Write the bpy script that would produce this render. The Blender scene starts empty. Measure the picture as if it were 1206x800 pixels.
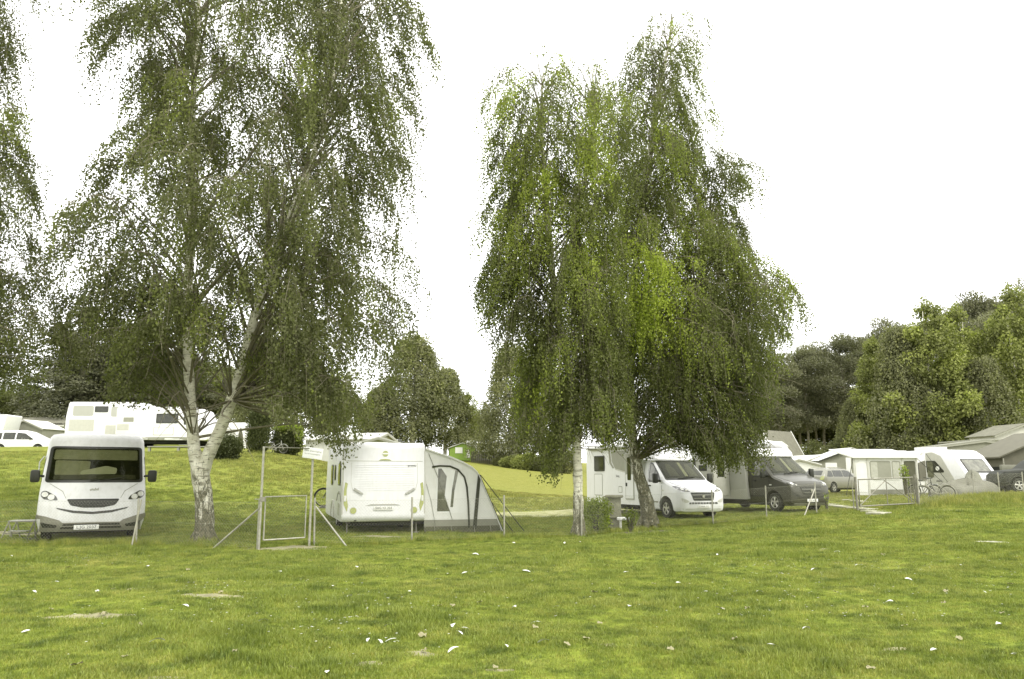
import bpy, bmesh, math, random
import numpy as np
from mathutils import Vector, Matrix
from mathutils.bvhtree import BVHTree
from math import radians as R, sin, cos, pi

S = bpy.context.scene
COL = S.collection
rnd = random.Random(7)
NR = np.random.default_rng(11)

# ------------------------------------------------------------------ camera
F = 938.0; HOR = 562.0; EYE = 1.65
TH = math.atan((HOR - 400) / F)
cam = bpy.data.objects.new('camera', bpy.data.cameras.new('camera')); COL.objects.link(cam)
cam.data.sensor_width = 36; cam.data.lens = 36 * F / 1206
cam.data.clip_start = 0.1; cam.data.clip_end = 3000
cam.location = (0, 0, EYE); cam.rotation_euler = (pi / 2 + TH, 0, 0)
S.camera = cam

# ------------------------------------------------------------------ light
W = bpy.data.worlds.new('World'); S.world = W; W.use_nodes = True
wn = W.node_tree.nodes; wl = W.node_tree.links
for n in list(wn): wn.remove(n)
SUN_EL, SUN_AZ = R(52), R(140)          # behind the camera and to its right
sky = wn.new('ShaderNodeTexSky'); sky.sky_type = 'NISHITA'; sky.sun_disc = False
sky.sun_elevation = SUN_EL; sky.sun_rotation = SUN_AZ
cloud = wn.new('ShaderNodeRGB'); cloud.outputs[0].default_value = (15.0, 14.9, 14.5, 1)
mx = wn.new('ShaderNodeMix'); mx.data_type = 'RGBA'; mx.inputs[0].default_value = 0.9
wl.new(sky.outputs[0], mx.inputs[6]); wl.new(cloud.outputs[0], mx.inputs[7])
bg = wn.new('ShaderNodeBackground'); bg.inputs[1].default_value = 0.11
wl.new(mx.outputs[2], bg.inputs[0])
wo = wn.new('ShaderNodeOutputWorld'); wl.new(bg.outputs[0], wo.inputs[0])
sl = bpy.data.lights.new('sun', 'SUN'); sl.energy = 1.5; sl.angle = R(14); sl.color = (1.0, 0.97, 0.92)
so = bpy.data.objects.new('sun', sl); COL.objects.link(so)
sd = Vector((sin(SUN_AZ) * cos(SUN_EL), cos(SUN_AZ) * cos(SUN_EL), sin(SUN_EL)))
so.rotation_euler = (-sd).to_track_quat('-Z', 'Y').to_euler()
S.view_settings.view_transform = 'Standard'; S.view_settings.look = 'None'
S.view_settings.gamma = 1.0; S.view_settings.use_curve_mapping = False
S.view_settings.exposure = 0.76
S.cycles.max_bounces = 8; S.cycles.transparent_max_bounces = 12
S.cycles.diffuse_bounces = 5; S.cycles.glossy_bounces = 2; S.cycles.transmission_bounces = 4

# ------------------------------------------------------------------ geometry of the view
def at(px, py, Y):
    a = (px - 603) / F; b = (400 - py) / F
    d = Vector((a, cos(TH) - b * sin(TH), sin(TH) + b * cos(TH)))
    return Vector((0, 0, EYE)) + d * (Y / d.y)

_cp = [(0,800,6.5),(600,800,6.5),(1206,800,6.5),(0,700,11.2),(300,700,11.2),(600,700,11.2),(900,699,11.2),(1206,697,11.2),
 (0,652,17.4),(300,651,17.4),(600,651,17.4),(900,646,17.4),(1206,636,18.5),(1050,622,22),(1206,612,23),
 (100,638,20.5),(0,638,20.5),(240,637,20.5),(440,631,23),(594,634,21.6),(684,632,22.3),(766,621,26),(840,618,26.5),(903,611,27.5),(1010,601,29.0),
 (1080,598,30),(1150,591,31),(1206,588,31),(790,609,30.5),(910,604.5,32),(690,600,36),(620,612,30.8),(620,600,40),(560,600,38),(440,604,34),
 (20,630,22.5),(20,585,30),(100,562,38),(250,570,36),(20,528,53),(200,526,56),(300,531,50),(338,534,50),(400,531,70),(440,548,58),
 (620,575,60),(560,545,112),(620,552,108),(650,557,100),(800,561,100),(980,578,56),(1000,572,70),(1040,583,43),(1150,582,43),(1206,578,45),
 (1100,566,80),(1206,560,95),(950,563,95),(20,520,75),(200,515,80),(400,525,110),(-300,640,20),(-300,540,45),(1500,610,22),(1500,575,45),
 (0,535,300),(600,548,300),(1206,550,300)]
def _warp(x, y):
    x = np.asarray(x, float); y = np.asarray(y, float)
    return np.stack([x / (y + 6) * 2.2, np.log(y + 6) * 1.6], -1)
_P = np.array([tuple(at(*c)) for c in _cp])
_P = np.vstack([_P, [[0, -25, 0], [-25, -10, 0], [25, -10, 0], [-12, 2, 0], [12, 2, 0], [0, 2, 0], [0, 900, 6], [-900, 900, 6], [900, 900, 6]]])
def _cl(y): return np.maximum(y, -4.0)
_K = _warp(_P[:, 0], _cl(_P[:, 1]))
_d = np.linalg.norm(_K[:, None] - _K[None], axis=-1)
_w = np.linalg.solve(np.block([[_d + 0.0, np.ones((len(_K), 1))], [np.ones((1, len(_K))), np.zeros((1, 1))]]) + np.diag([-0.02] * len(_K) + [0]),
                     np.append(_P[:, 2], 0))
def gzs(x, y):
    q = _warp(x, _cl(np.asarray(y, float)))
    d = np.sqrt(((q[..., None, :] - _K) ** 2).sum(-1) + 0.0025)
    z = (d * _w[:-1]).sum(-1) + _w[-1]
    yy = np.asarray(y, float); xx = np.asarray(x, float)
    rel = 0.022 * np.sin(xx * 1.9 + 1.3 * np.sin(yy * .8)) * np.cos(yy * 1.6 + xx * .4) + 0.012 * np.sin(xx * 4.6 + yy * 2.1) * np.sin(yy * 3.9 - xx)
    return z + rel * np.clip((40 - yy) / 20, 0, 1)
def gz(x, y): return float(gzs(np.array([x]), np.array([y]))[0])
def on(px, Y, dz=0.0):
    X = (px - 603) / F * Y
    for _ in range(4):
        D = Y * cos(TH) + (gz(X, Y) + dz - EYE) * sin(TH)
        X = (px - 603) / F * D
    return Vector((X, Y, gz(X, Y) + dz))

# ------------------------------------------------------------------ materials
MATS = {}
def nodes(name):
    m = bpy.data.materials.new(name); m.use_nodes = True
    nt = m.node_tree; b = nt.nodes['Principled BSDF']
    MATS[name] = m
    return m, nt, b
def noise(nt, scale, detail=3, vec=None, rough=.55, dist=0):
    n = nt.nodes.new('ShaderNodeTexNoise'); n.inputs['Scale'].default_value = scale; n.inputs['Detail'].default_value = detail
    n.inputs['Roughness'].default_value = rough; n.inputs['Distortion'].default_value = dist
    if vec is not None: nt.links.new(vec, n.inputs['Vector'])
    return n.outputs['Fac']
def ramp(nt, fac, stops):
    r = nt.nodes.new('ShaderNodeValToRGB'); e = r.color_ramp.elements
    while len(e) < len(stops): e.new(0.5)
    for i, (p, c) in enumerate(stops):
        e[i].position = p; e[i].color = (*c, 1) if len(c) == 3 else c
    nt.links.new(fac, r.inputs[0]); return r.outputs[0]
def mixc(nt, fac, a, b, blend='MIX'):
    m = nt.nodes.new('ShaderNodeMix'); m.data_type = 'RGBA'; m.blend_type = blend
    for v, k in ((fac, 0), (a, 6), (b, 7)):
        if hasattr(v, 'links'): nt.links.new(v, m.inputs[k])
        else: m.inputs[k].default_value = v if k == 0 else (*v, 1)
    return m.outputs[2]
def math_(nt, op, a, b=None, clamp=False):
    m = nt.nodes.new('ShaderNodeMath'); m.operation = op; m.use_clamp = clamp
    for i, v in enumerate((a, b)):
        if v is None: continue
        if hasattr(v, 'links'): nt.links.new(v, m.inputs[i])
        else: m.inputs[i].default_value = v
    return m.outputs[0]
def coord(nt, kind='Object', scale=None):
    t = nt.nodes.new('ShaderNodeTexCoord'); o = t.outputs[kind]
    if scale:
        mp = nt.nodes.new('ShaderNodeMapping'); mp.inputs['Scale'].default_value = scale
        nt.links.new(o, mp.inputs['Vector']); o = mp.outputs[0]
    return o
def bump(nt, b, h, strength=.3, dist=.02):
    bp = nt.nodes.new('ShaderNodeBump'); bp.inputs['Strength'].default_value = strength; bp.inputs['Distance'].default_value = dist
    nt.links.new(h, bp.inputs['Height']); nt.links.new(bp.outputs[0], b.inputs['Normal'])
def simple(name, c, rough=.5, metal=0, var=.12, scale=6, dirt=0.0, coat=0, bmp=0):
    m, nt, b = nodes(name)
    v = coord(nt)
    n1 = noise(nt, scale, 5, v)
    lo = tuple(x * (1 - var) for x in c); hi = tuple(min(1, x * (1 + var * .6)) for x in c)
    col = ramp(nt, n1, [(.3, lo), (.7, hi)])
    if dirt:
        v2 = coord(nt, 'Object', (2.2, 2.2, .5))
        n2 = noise(nt, 5, 6, v2, .7)
        f = ramp(nt, n2, [(.45, (0, 0, 0)), (.8, (dirt,) * 3)])
        col = mixc(nt, f, col, (.32, .31, .22))
    nt.links.new(col, b.inputs['Base Color'])
    b.inputs['Roughness'].default_value = rough; b.inputs['Metallic'].default_value = metal
    b.inputs['Coat Weight'].default_value = coat
    if bmp: bump(nt, b, noise(nt, scale * 6, 4, v), bmp, .01)
    return m
WHITE = simple('white_paint', (.71, .71, .70), .35, var=.03, scale=2, dirt=.18, coat=.12)
DIRTY = simple('weathered_white_paint', (.66, .66, .635), .42, var=.05, scale=3, dirt=.32, coat=.08)
ROOFW = simple('white_roof_plastic', (.56, .56, .53), .45, var=.05, dirt=.25)
CREAM = simple('cream_panel', (.47, .465, .40), .45, var=.06, dirt=.2)
SILVER = simple('silver_panel', (.37, .37, .32), .4, var=.05, scale=3, dirt=.1, coat=.1)
GREYP = simple('grey_panel', (.26, .26, .20), .5, var=.08)
BUMPG = simple('grey_bumper_plastic', (.21, .205, .155), .5, var=.15, scale=9)
DARKP = simple('anthracite_metallic_paint', (.042, .041, .022), .36, metal=.1, var=.12, coat=.14)
BLACK = simple('black_plastic', (.02, .021, .011), .6, var=.2)
BLACKG = simple('gloss_black_trim', (.02, .021, .011), .35, var=.1)
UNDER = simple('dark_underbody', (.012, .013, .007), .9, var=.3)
TYRE = simple('rubber_tyre', (.024, .025, .015), .85, var=.25, scale=20)
RIM = simple('alloy_rim', (.55, .54, .48), .3, metal=.6, var=.1)
LAMP = simple('clear_lamp_lens', (.62, .62, .55), .12, var=.2, scale=22, coat=1)
LAMPD = simple('smoked_lamp_housing', (.05, .05, .033), .12, var=.3, scale=20, coat=1)
REDL = simple('tail_lamp_lens', (.30, .33, .07), .15, var=.15, coat=.8)
GALV = simple('galvanised_steel', (.36, .35, .28), .48, metal=.45, var=.25, scale=14)
GALVD = simple('weathered_steel', (.23, .22, .17), .6, metal=.3, var=.3, scale=16)
CHROME = simple('chrome_trim', (.38, .375, .31), .25, metal=.7, var=.05)
PLATE = simple('number_plate_white', (.74, .74, .68), .4, var=.04)
INK = simple('black_lettering', (.05, .052, .03), .6, var=.1)
SIGNW = simple('sign_enamel', (.8, .8, .77), .4, var=.04, scale=12)
FABL = simple('pale_awning_fabric', (.62, .62, .57), .85, var=.06, scale=4, dirt=.18, bmp=.15)
FABM = simple('mid_grey_awning_fabric', (.21, .21, .16), .9, var=.1, scale=4, bmp=.15)
FABD = simple('dark_awning_skirt', (.085, .085, .05), .9, var=.2, scale=5)
FABW = simple('white_awning_fabric', (.66, .66, .62), .8, var=.05, scale=3, dirt=.15, bmp=.15)
FABX = simple('taupe_tent_fabric', (.115, .11, .075), .9, var=.12, scale=3, bmp=.2)
TARP = simple('grey_tarpaulin', (.15, .148, .105), .7, var=.18, scale=3, bmp=.5)
CURT = simple('window_curtain', (.40, .40, .33), .9, var=.15, scale=9)
SEAT = simple('seat_fabric', (.10, .10, .075), .9, var=.2, scale=9)
ROOFG = simple('grey_roof_sheeting', (.17, .166, .12), .85, var=.2, scale=3, bmp=.3)
ROOFL = simple('pale_roof_sheeting', (.46, .46, .41), .7, var=.1, scale=2, dirt=.2)
WALLW = simple('white_render_wall', (.55, .55, .49), .8, var=.06, scale=3, dirt=.15)
GREENW = simple('lime_green_boards', (.22, .33, .05), .7, var=.15, scale=6)
WOODB = simple('brown_timber', (.10, .095, .06), .85, var=.3, scale=5)
STONE = simple('weathered_stone', (.20, .20, .135), .95, var=.35, scale=7, bmp=.6)
SLAB = simple('concrete_slab', (.38, .37, .28), .95, var=.25, scale=7, bmp=.5)
EARTH = simple('bare_earth', (.25, .235, .125), 1, var=.35, scale=5, bmp=.7)
EARTHD = simple('dark_leaf_litter', (.12, .115, .062), 1, var=.45, scale=7, bmp=.8)
PAPER = simple('white_feather_vane', (.66, .66, .61), .8, var=.08, scale=30)
DRYL = simple('dry_leaf_blade', (.26, .24, .13), .85, var=.3, scale=25)
SOLAR = simple('dark_roof_light', (.10, .10, .075), .12, var=.2, coat=1)
ROPE = simple('dark_webbing', (.04, .042, .025), .8, var=.1)
YCLOTH = simple('patterned_towel', (.42, .44, .17), .9, var=.45, scale=12)

def glass(name, tint, mixf=.55, rough=.03):
    m, nt, b = nodes(name)
    nt.nodes.remove(b)
    tr = nt.nodes.new('ShaderNodeBsdfTransparent'); tr.inputs[0].default_value = (*tint, 1)
    gl = nt.nodes.new('ShaderNodeBsdfGlossy'); gl.inputs['Roughness'].default_value = rough; gl.inputs[0].default_value = (.95, .95, .9, 1)
    lw = nt.nodes.new('ShaderNodeLayerWeight')
    f = math_(nt, 'ADD', math_(nt, 'MULTIPLY', math_(nt, 'POWER', lw.outputs['Facing'], 4.0), .55), .010 + mixf, True)
    ms = nt.nodes.new('ShaderNodeMixShader'); nt.links.new(f, ms.inputs[0])
    nt.links.new(tr.outputs[0], ms.inputs[1]); nt.links.new(gl.outputs[0], ms.inputs[2])
    nt.links.new(ms.outputs[0], nt.nodes['Material Output'].inputs[0])
    return m
GLASS = glass('windscreen_glass', (.72, .73, .62), .0)
def darkglass(name, c, rough=.08, coat=.5):
    m, nt, b = nodes(name)
    v = coord(nt)
    nt.links.new(ramp(nt, noise(nt, 3.5, 3, v, .6, .6), [(.35, tuple(x * .6 for x in c)), (.7, tuple(x * 1.5 for x in c))]), b.inputs['Base Color'])
    b.inputs['Roughness'].default_value = rough; b.inputs['Coat Weight'].default_value = coat; b.inputs['Coat Roughness'].default_value = .03; b.inputs['Specular IOR Level'].default_value = .3
    return m
DGLASS = darkglass('tinted_acrylic_window', (.028, .03, .017))
GGLASS = darkglass('grey_acrylic_window', (.13, .13, .095))
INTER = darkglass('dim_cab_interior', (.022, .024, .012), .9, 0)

def leafmat(name, dark, light, yellow, trans=.48):
    m, nt, b = nodes(name)
    a = nt.nodes.new('ShaderNodeAttribute'); a.attribute_name = 'tone'
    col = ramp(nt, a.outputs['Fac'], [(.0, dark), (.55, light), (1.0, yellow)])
    nt.links.new(col, b.inputs['Base Color']); b.inputs['Roughness'].default_value = .6
    b.inputs['Specular IOR Level'].default_value = .25
    tl = nt.nodes.new('ShaderNodeBsdfTranslucent'); nt.links.new(mixc(nt, 1.0, col, (1.0, 1.15, .55), 'MULTIPLY'), tl.inputs[0])
    ms = nt.nodes.new('ShaderNodeMixShader'); ms.inputs[0].default_value = trans
    nt.links.new(b.outputs[0], ms.inputs[1]); nt.links.new(tl.outputs[0], ms.inputs[2])
    nt.links.new(ms.outputs[0], nt.nodes['Material Output'].inputs[0])
    return m
BIRCHL = leafmat('birch_leaves', (.085, .089, .038), (.145, .155, .062), (.26, .30, .055))
BIRCHB = leafmat('bright_birch_leaves', (.080, .086, .033), (.155, .175, .050), (.36, .42, .06))
BGB = leafmat('distant_birch_leaves', (.10, .105, .053), (.19, .195, .092), (.30, .31, .11), .36)
BGY = leafmat('yellow_green_birch_leaves', (.095, .105, .035), (.235, .255, .075), (.38, .42, .10), .35)
PINEL = leafmat('pine_needles', (.085, .088, .05), (.18, .18, .105), (.28, .28, .15), .28)
SPRL = leafmat('spruce_needles', (.06, .064, .034), (.115, .118, .062), (.13, .135, .065), .12)
DECL = leafmat('broad_leaves', (.075, .08, .035), (.135, .145, .058), (.24, .26, .08), .35)
HEDGEY = leafmat('fresh_hedge_leaves', (.10, .13, .02), (.26, .32, .05), (.42, .48, .09), .35)
DARKL = leafmat('dark_shrub_leaves', (.045, .053, .019), (.075, .088, .028), (.12, .14, .04), .15)

def barkmat():
    m, nt, b = nodes('white_birch_bark')
    t = nt.nodes.new('ShaderNodeTexCoord')
    mp = nt.nodes.new('ShaderNodeMapping'); mp.inputs['Scale'].default_value = (1.3, 1.3, 7); nt.links.new(t.outputs['Object'], mp.inputs[0])
    n1 = noise(nt, 3.2, 5, mp.outputs[0], .7, .5)
    mp2 = nt.nodes.new('ShaderNodeMapping'); mp2.inputs['Scale'].default_value = (5, 5, 1.6); nt.links.new(t.outputs['Object'], mp2.inputs[0])
    n2 = noise(nt, 2.2, 6, mp2.outputs[0], .75, .8)
    a = nt.nodes.new('ShaderNodeAttribute'); a.attribute_name = 'rough_bark'
    marks = ramp(nt, n1, [(.54, (0, 0, 0)), (.60, (1, 1, 1))])
    thr = math_(nt, 'ADD', n2, math_(nt, 'MULTIPLY', a.outputs['Fac'], .27))
    fiss = ramp(nt, thr, [(.62, (0, 0, 0)), (.70, (1, 1, 1))])
    white = ramp(nt, noise(nt, 5, 4, t.outputs['Object']), [(.3, (.46, .44, .32)), (.65, (.72, .70, .58))])
    c = mixc(nt, math_(nt, 'MULTIPLY', marks, .8), white, (.13, .12, .07))
    dark = ramp(nt, noise(nt, 14, 5, t.outputs['Object']), [(.3, (.06, .057, .032)), (.7, (.19, .18, .11))])
    c = mixc(nt, fiss, c, dark)
    nt.links.new(c, b.inputs['Base Color']); b.inputs['Roughness'].default_value = .85
    bump(nt, b, math_(nt, 'SUBTRACT', 1.0, thr), .8, .05)
    return m
BARK = barkmat()
TWIG = simple('birch_twig_bark', (.16, .145, .09), .9, var=.3, scale=5)
PBARK = simple('pine_trunk_bark', (.19, .175, .11), .9, var=.35, scale=1.5, bmp=.5)
DBARK = simple('dark_trunk_bark', (.09, .085, .05), .95, var=.3, scale=4, bmp=.5)

def grass_colour(nt):
    g = nt.nodes.new('ShaderNodeNewGeometry'); pos = g.outputs['Position']
    n1 = noise(nt, .55, 4, pos, .6); n2 = noise(nt, 2.6, 5, pos, .65); n3 = noise(nt, .16, 3, pos)
    base = ramp(nt, n1, [(.28, (.168, .212, .028)), (.5, (.212, .262, .037)), (.75, (.262, .292, .058))])
    tuft = ramp(nt, n2, [(.32, (.42, .50, .4)), (.52, (1, 1, 1)), (.72, (1.2, 1.12, 1.3))])
    c = mixc(nt, 1.0, base, tuft, 'MULTIPLY')
    # dry, sun bleached meadow beyond the track
    sp = nt.nodes.new('ShaderNodeSeparateXYZ'); nt.links.new(pos, sp.inputs[0])
    mr = nt.nodes.new('ShaderNodeMapRange'); mr.interpolation_type = 'SMOOTHSTEP'
    nt.links.new(sp.outputs[1], mr.inputs[0]); mr.inputs[1].default_value = 20; mr.inputs[2].default_value = 58
    w = math_(nt, 'ADD', math_(nt, 'MULTIPLY', n3, .8), -.38)
    f = math_(nt, 'ADD', mr.outputs[0], w, True)
    mr2 = nt.nodes.new('ShaderNodeMapRange'); mr2.interpolation_type = 'SMOOTHSTEP'; nt.links.new(sp.outputs[0], mr2.inputs[0])
    mr2.inputs[1].default_value = -26; mr2.inputs[2].default_value = -2; mr2.inputs[3].default_value = .45; mr2.inputs[4].default_value = .85
    f = math_(nt, 'MULTIPLY', f, mr2.outputs[0])
    dry = ramp(nt, n2, [(.3, (.175, .185, .032)), (.6, (.235, .228, .055)), (.85, (.285, .27, .085))])
    return mixc(nt, f, c, dry), n2, pos
def groundmat():
    m, nt, b = nodes('lawn_ground')
    c, n2, pos = grass_colour(nt)
    n4 = noise(nt, 16, 4, pos, .7)
    c = mixc(nt, 1.0, c, ramp(nt, n4, [(.3, (.55, .6, .5)), (.7, (1.15, 1.1, 1.1))]), 'MULTIPLY')
    soil = ramp(nt, noise(nt, .9, 5, pos, .7), [(.60, (0, 0, 0)), (.78, (.6, .6, .6))])
    c = mixc(nt, soil, c, (.30, .27, .13))
    nt.links.new(c, b.inputs['Base Color']); b.inputs['Roughness'].default_value = .95
    b.inputs['Specular IOR Level'].default_value = .1
    bump(nt, b, n4, .7, .05)
    return m
def blademat(name, mult):
    m, nt, b = nodes(name)
    c, _, _ = grass_colour(nt)
    oi = nt.nodes.new('ShaderNodeObjectInfo')
    c = mixc(nt, 1.0, c, ramp(nt, oi.outputs['Random'], [(0, tuple(x * .82 for x in mult)), (1, tuple(x * 1.2 for x in mult))]), 'MULTIPLY')
    nt.links.new(c, b.inputs['Base Color']); b.inputs['Roughness'].default_value = .55
    tl = nt.nodes.new('ShaderNodeBsdfTranslucent'); nt.links.new(c, tl.inputs[0])
    ms = nt.nodes.new('ShaderNodeMixShader'); ms.inputs[0].default_value = .3
    nt.links.new(b.outputs[0], ms.inputs[1]); nt.links.new(tl.outputs[0], ms.inputs[2])
    nt.links.new(ms.outputs[0], nt.nodes['Material Output'].inputs[0])
    return m
GROUND = groundmat(); BLADE = blademat('grass_blades', (1.0, 1.0, 1.0)); BLADEY = blademat('pale_grass_blades', (1.35, 1.18, 1.5))
def trackmat():
    m, nt, b = nodes('worn_gravel_track')
    g = nt.nodes.new('ShaderNodeNewGeometry'); pos = g.outputs['Position']
    c = ramp(nt, noise(nt, 2.4, 6, pos, .75), [(.36, (.17, .20, .04)), (.5, (.27, .265, .10)), (.64, (.40, .385, .22))])
    nt.links.new(c, b.inputs['Base Color']); b.inputs['Roughness'].default_value = 1
    bump(nt, b, noise(nt, 14, 4, pos), .6, .04)
    return m
TRACK = trackmat()
def logomat(): return simple('grey_emblem', (.30, .30, .24), .4, metal=.4)
EMBL = logomat()

# ------------------------------------------------------------------ object helpers
def tag(o, label=None, cat=None, group=None, kind=None):
    if label: o['label'] = label
    if cat: o['category'] = cat
    if group: o['group'] = group
    if kind: o['kind'] = kind
    return o
def empty(name, loc, rz=0.0, label=None, cat=None, group=None):
    o = bpy.data.objects.new(name, None); COL.objects.link(o)
    o.location = loc; o.rotation_euler = (0, 0, rz); o.empty_display_size = .2
    return tag(o, label, cat, group)
def link(name, me, parent=None):
    o = bpy.data.objects.new(name, me); COL.objects.link(o); o.parent = parent
    return o
def copy_tree(o, parent=None):
    c = o.copy(); COL.objects.link(c); c.parent = parent
    for ch in list(o.children): copy_tree(ch, c)
    return c
def smooth(me, ang=35):
    me.polygons.foreach_set('use_smooth', [True] * len(me.polygons))
    me.set_sharp_from_angle(angle=R(ang))

class MB:
    def __init__(s): s.v = []; s.f = []
    def add(s, vs, fs):
        k = len(s.v); s.v += [tuple(v) for v in vs]; s.f += [tuple(i + k for i in f) for f in fs]; return s
    def box(s, x0, x1, y0, y1, z0, z1, M=None):
        vs = [Vector(p) for p in ((x0,y0,z0),(x1,y0,z0),(x1,y1,z0),(x0,y1,z0),(x0,y0,z1),(x1,y0,z1),(x1,y1,z1),(x0,y1,z1))]
        if M is not None: vs = [M @ v for v in vs]
        return s.add(vs, [(0,3,2,1),(4,5,6,7),(0,1,5,4),(1,2,6,5),(2,3,7,6),(3,0,4,7)])
    def tube(s, pts, r, n=8, cap=True):
        pts = [Vector(p) for p in pts]; rs = r if hasattr(r, '__len__') else [r] * len(pts)
        rings = []; prev = None
        for i, p in enumerate(pts):
            t = (pts[min(i + 1, len(pts) - 1)] - pts[max(i - 1, 0)]).normalized()
            if prev is None:
                prev = Vector((1, 0, 0)) if abs(t.x) < .8 else Vector((0, 1, 0))
            a = (prev - t * prev.dot(t)).normalized(); b = t.cross(a); prev = a
            rings.append([p + (a * cos(2 * pi * k / n) + b * sin(2 * pi * k / n)) * rs[i] for k in range(n)])
        vs = [v for rg in rings for v in rg]; fs = []
        for i in range(len(pts) - 1):
            for k in range(n):
                fs.append((i*n + k, i*n + (k+1) % n, (i+1)*n + (k+1) % n, (i+1)*n + k))
        if cap: fs += [tuple(range(n - 1, -1, -1)), tuple((len(pts) - 1) * n + k for k in range(n))]
        return s.add(vs, fs)
    def prism(s, poly, y0, y1, axis='y'):
        n = len(poly)
        def P(a, b, c): return {'y': (a, c, b), 'x': (c, a, b), 'z': (a, b, c)}[axis]
        vs = [P(a, b, y0) for a, b in poly] + [P(a, b, y1) for a, b in poly]
        return s.add(vs, [tuple(range(n)), tuple(range(2*n - 1, n - 1, -1))] + [(i, i + n, (i+1) % n + n, (i+1) % n) for i in range(n)])
    def disc(s, c, r, t, axis='y', n=20, r2=None):
        c = Vector(c); d = {'x': Vector((1,0,0)), 'y': Vector((0,1,0)), 'z': Vector((0,0,1))}[axis]
        return s.tube([c - d * t / 2, c + d * t / 2], [r, r2 or r], n)
    def ring(s, c, r, t, axis='y', n=24, m=6):
        pts = []
        for k in range(n + 1):
            a = 2 * pi * k / n
            pts.append(Vector(c) + {'y': Vector((cos(a) * r, 0, sin(a) * r)), 'x': Vector((0, cos(a) * r, sin(a) * r)), 'z': Vector((cos(a) * r, sin(a) * r, 0))}[axis])
        return s.tube(pts, t, m, False)
    def mesh(s, name, mat, sm=True, ang=35, bevel=0):
        me = bpy.data.meshes.new(name); me.from_pydata(s.v, [], s.f); me.materials.append(mat)
        bm = bmesh.new(); bm.from_mesh(me); bmesh.ops.recalc_face_normals(bm, faces=bm.faces)
        if bevel:
            es = [e for e in bm.edges if len(e.link_faces) == 2 and e.calc_face_angle(0) > .5]
            bmesh.ops.bevel(bm, geom=es, offset=bevel, segments=2, affect='EDGES', profile=.5, clamp_overlap=True)
        bm.to_mesh(me); bm.free()
        if sm: smooth(me, ang)
        return me
    def build(s, name, mat, parent=None, label=None, **k):
        o = link(name, s.mesh(name, mat, **k), parent)
        if label: o['label'] = label
        return o

def rounded(pts, r, n=4):
    out = []; m = len(pts)
    for i in range(m):
        p = Vector(pts[i]); a = Vector(pts[i - 1]); b = Vector(pts[(i + 1) % m])
        la, lb = (a - p).length, (b - p).length
        rr = min(r, la * .45, lb * .45)
        q0 = p + (a - p) / la * rr; q1 = p + (b - p) / lb * rr
        for k in range(n + 1):
            t = k / n
            q = q0 * (1 - t) ** 2 + p * 2 * t * (1 - t) + q1 * t * t
            out.append((q.x, q.y))
    return out
def rrect(x0, z0, x1, z1, r=.05, n=3): return rounded([(x0, z0), (x1, z0), (x1, z1), (x0, z1)], r, n)
def ell(cx, cz, rx, rz, n=18): return [(cx + rx * cos(2*pi*k/n), cz + rz * sin(2*pi*k/n)) for k in range(n)]

def bvh_of(ob):
    bm = bmesh.new(); bm.from_mesh(ob.data); t = BVHTree.FromBMesh(bm); bm.free(); return t

def hit(tree, o, d):
    for e in (0, .0013, -.0017, .0031):
        h = tree.ray_cast(Vector(o) + Vector((0, e, e * 1.3)), d)
        if h[0] is not None: return h[0], h[1]
    h = tree.find_nearest(Vector(o) + d * 6); return h[0], h[1]

def decal(name, mat, parent, tree, poly, view, off=.006, depth=.02, step=.12, label=None, mirror=False):
    """a panel laid over a body: poly is given in the plane seen from `view` and every vertex is set on the body's skin"""
    if mirror:
        decal(name, mat, parent, tree, [(-a, b) for a, b in poly], view, off, depth, step, label)
    bm = bmesh.new()
    vs = [bm.verts.new((a, b, 0)) for a, b in poly]
    bm.faces.new(vs)
    xs = [p[0] for p in poly]; ys = [p[1] for p in poly]
    for lo, hi, no in ((min(xs), max(xs), (1, 0, 0)), (min(ys), max(ys), (0, 1, 0))):
        k = max(1, math.ceil((hi - lo) / step))
        for i in range(1, k):
            c = lo + (hi - lo) * i / k
            bmesh.ops.bisect_plane(bm, geom=bm.verts[:] + bm.edges[:] + bm.faces[:], plane_co=(c, 0, 0) if no[0] else (0, c, 0), plane_no=no, dist=1e-5)
    bm.verts.index_update()
    o3 = {'front': lambda a, b: (Vector((20, a, b)), Vector((-1, 0, 0))), 'back': lambda a, b: (Vector((-20, a, b)), Vector((1, 0, 0))),
          'right': lambda a, b: (Vector((a, -20, b)), Vector((0, 1, 0))), 'left': lambda a, b: (Vector((a, 20, b)), Vector((0, -1, 0))),
          'top': lambda a, b: (Vector((a, b, 20)), Vector((0, 0, -1)))}[view]
    top = []; bot = []
    for v in bm.verts:
        o, d = o3(v.co.x, v.co.y)
        h, nn, _, _ = tree.ray_cast(o, d)
        if h is None:
            h, nn, _, _ = tree.ray_cast(o + Vector((.0013, .0011, .0017)), d)
        if h is None:
            h, nn, _, _ = tree.find_nearest(o + d * 18.0)
        if nn.dot(d) > 0: nn = -nn
        top.append(h + nn * off); bot.append(h - nn * depth)
    n = len(top); fs = [tuple(v.index for v in f.verts) for f in bm.faces]
    fs2 = [tuple(i + n for i in reversed(f)) for f in fs]
    side = []
    for e in bm.edges:
        if len(e.link_faces) == 1:
            a, b = e.verts[0].index, e.verts[1].index
            side.append((a, b, b + n, a + n))
    bm.free()
    m = MB(); m.add(top + bot, fs + fs2 + side)
    o = link(name, m.mesh(name, mat, ang=40), parent)
    if label: o['label'] = label
    return o

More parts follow.
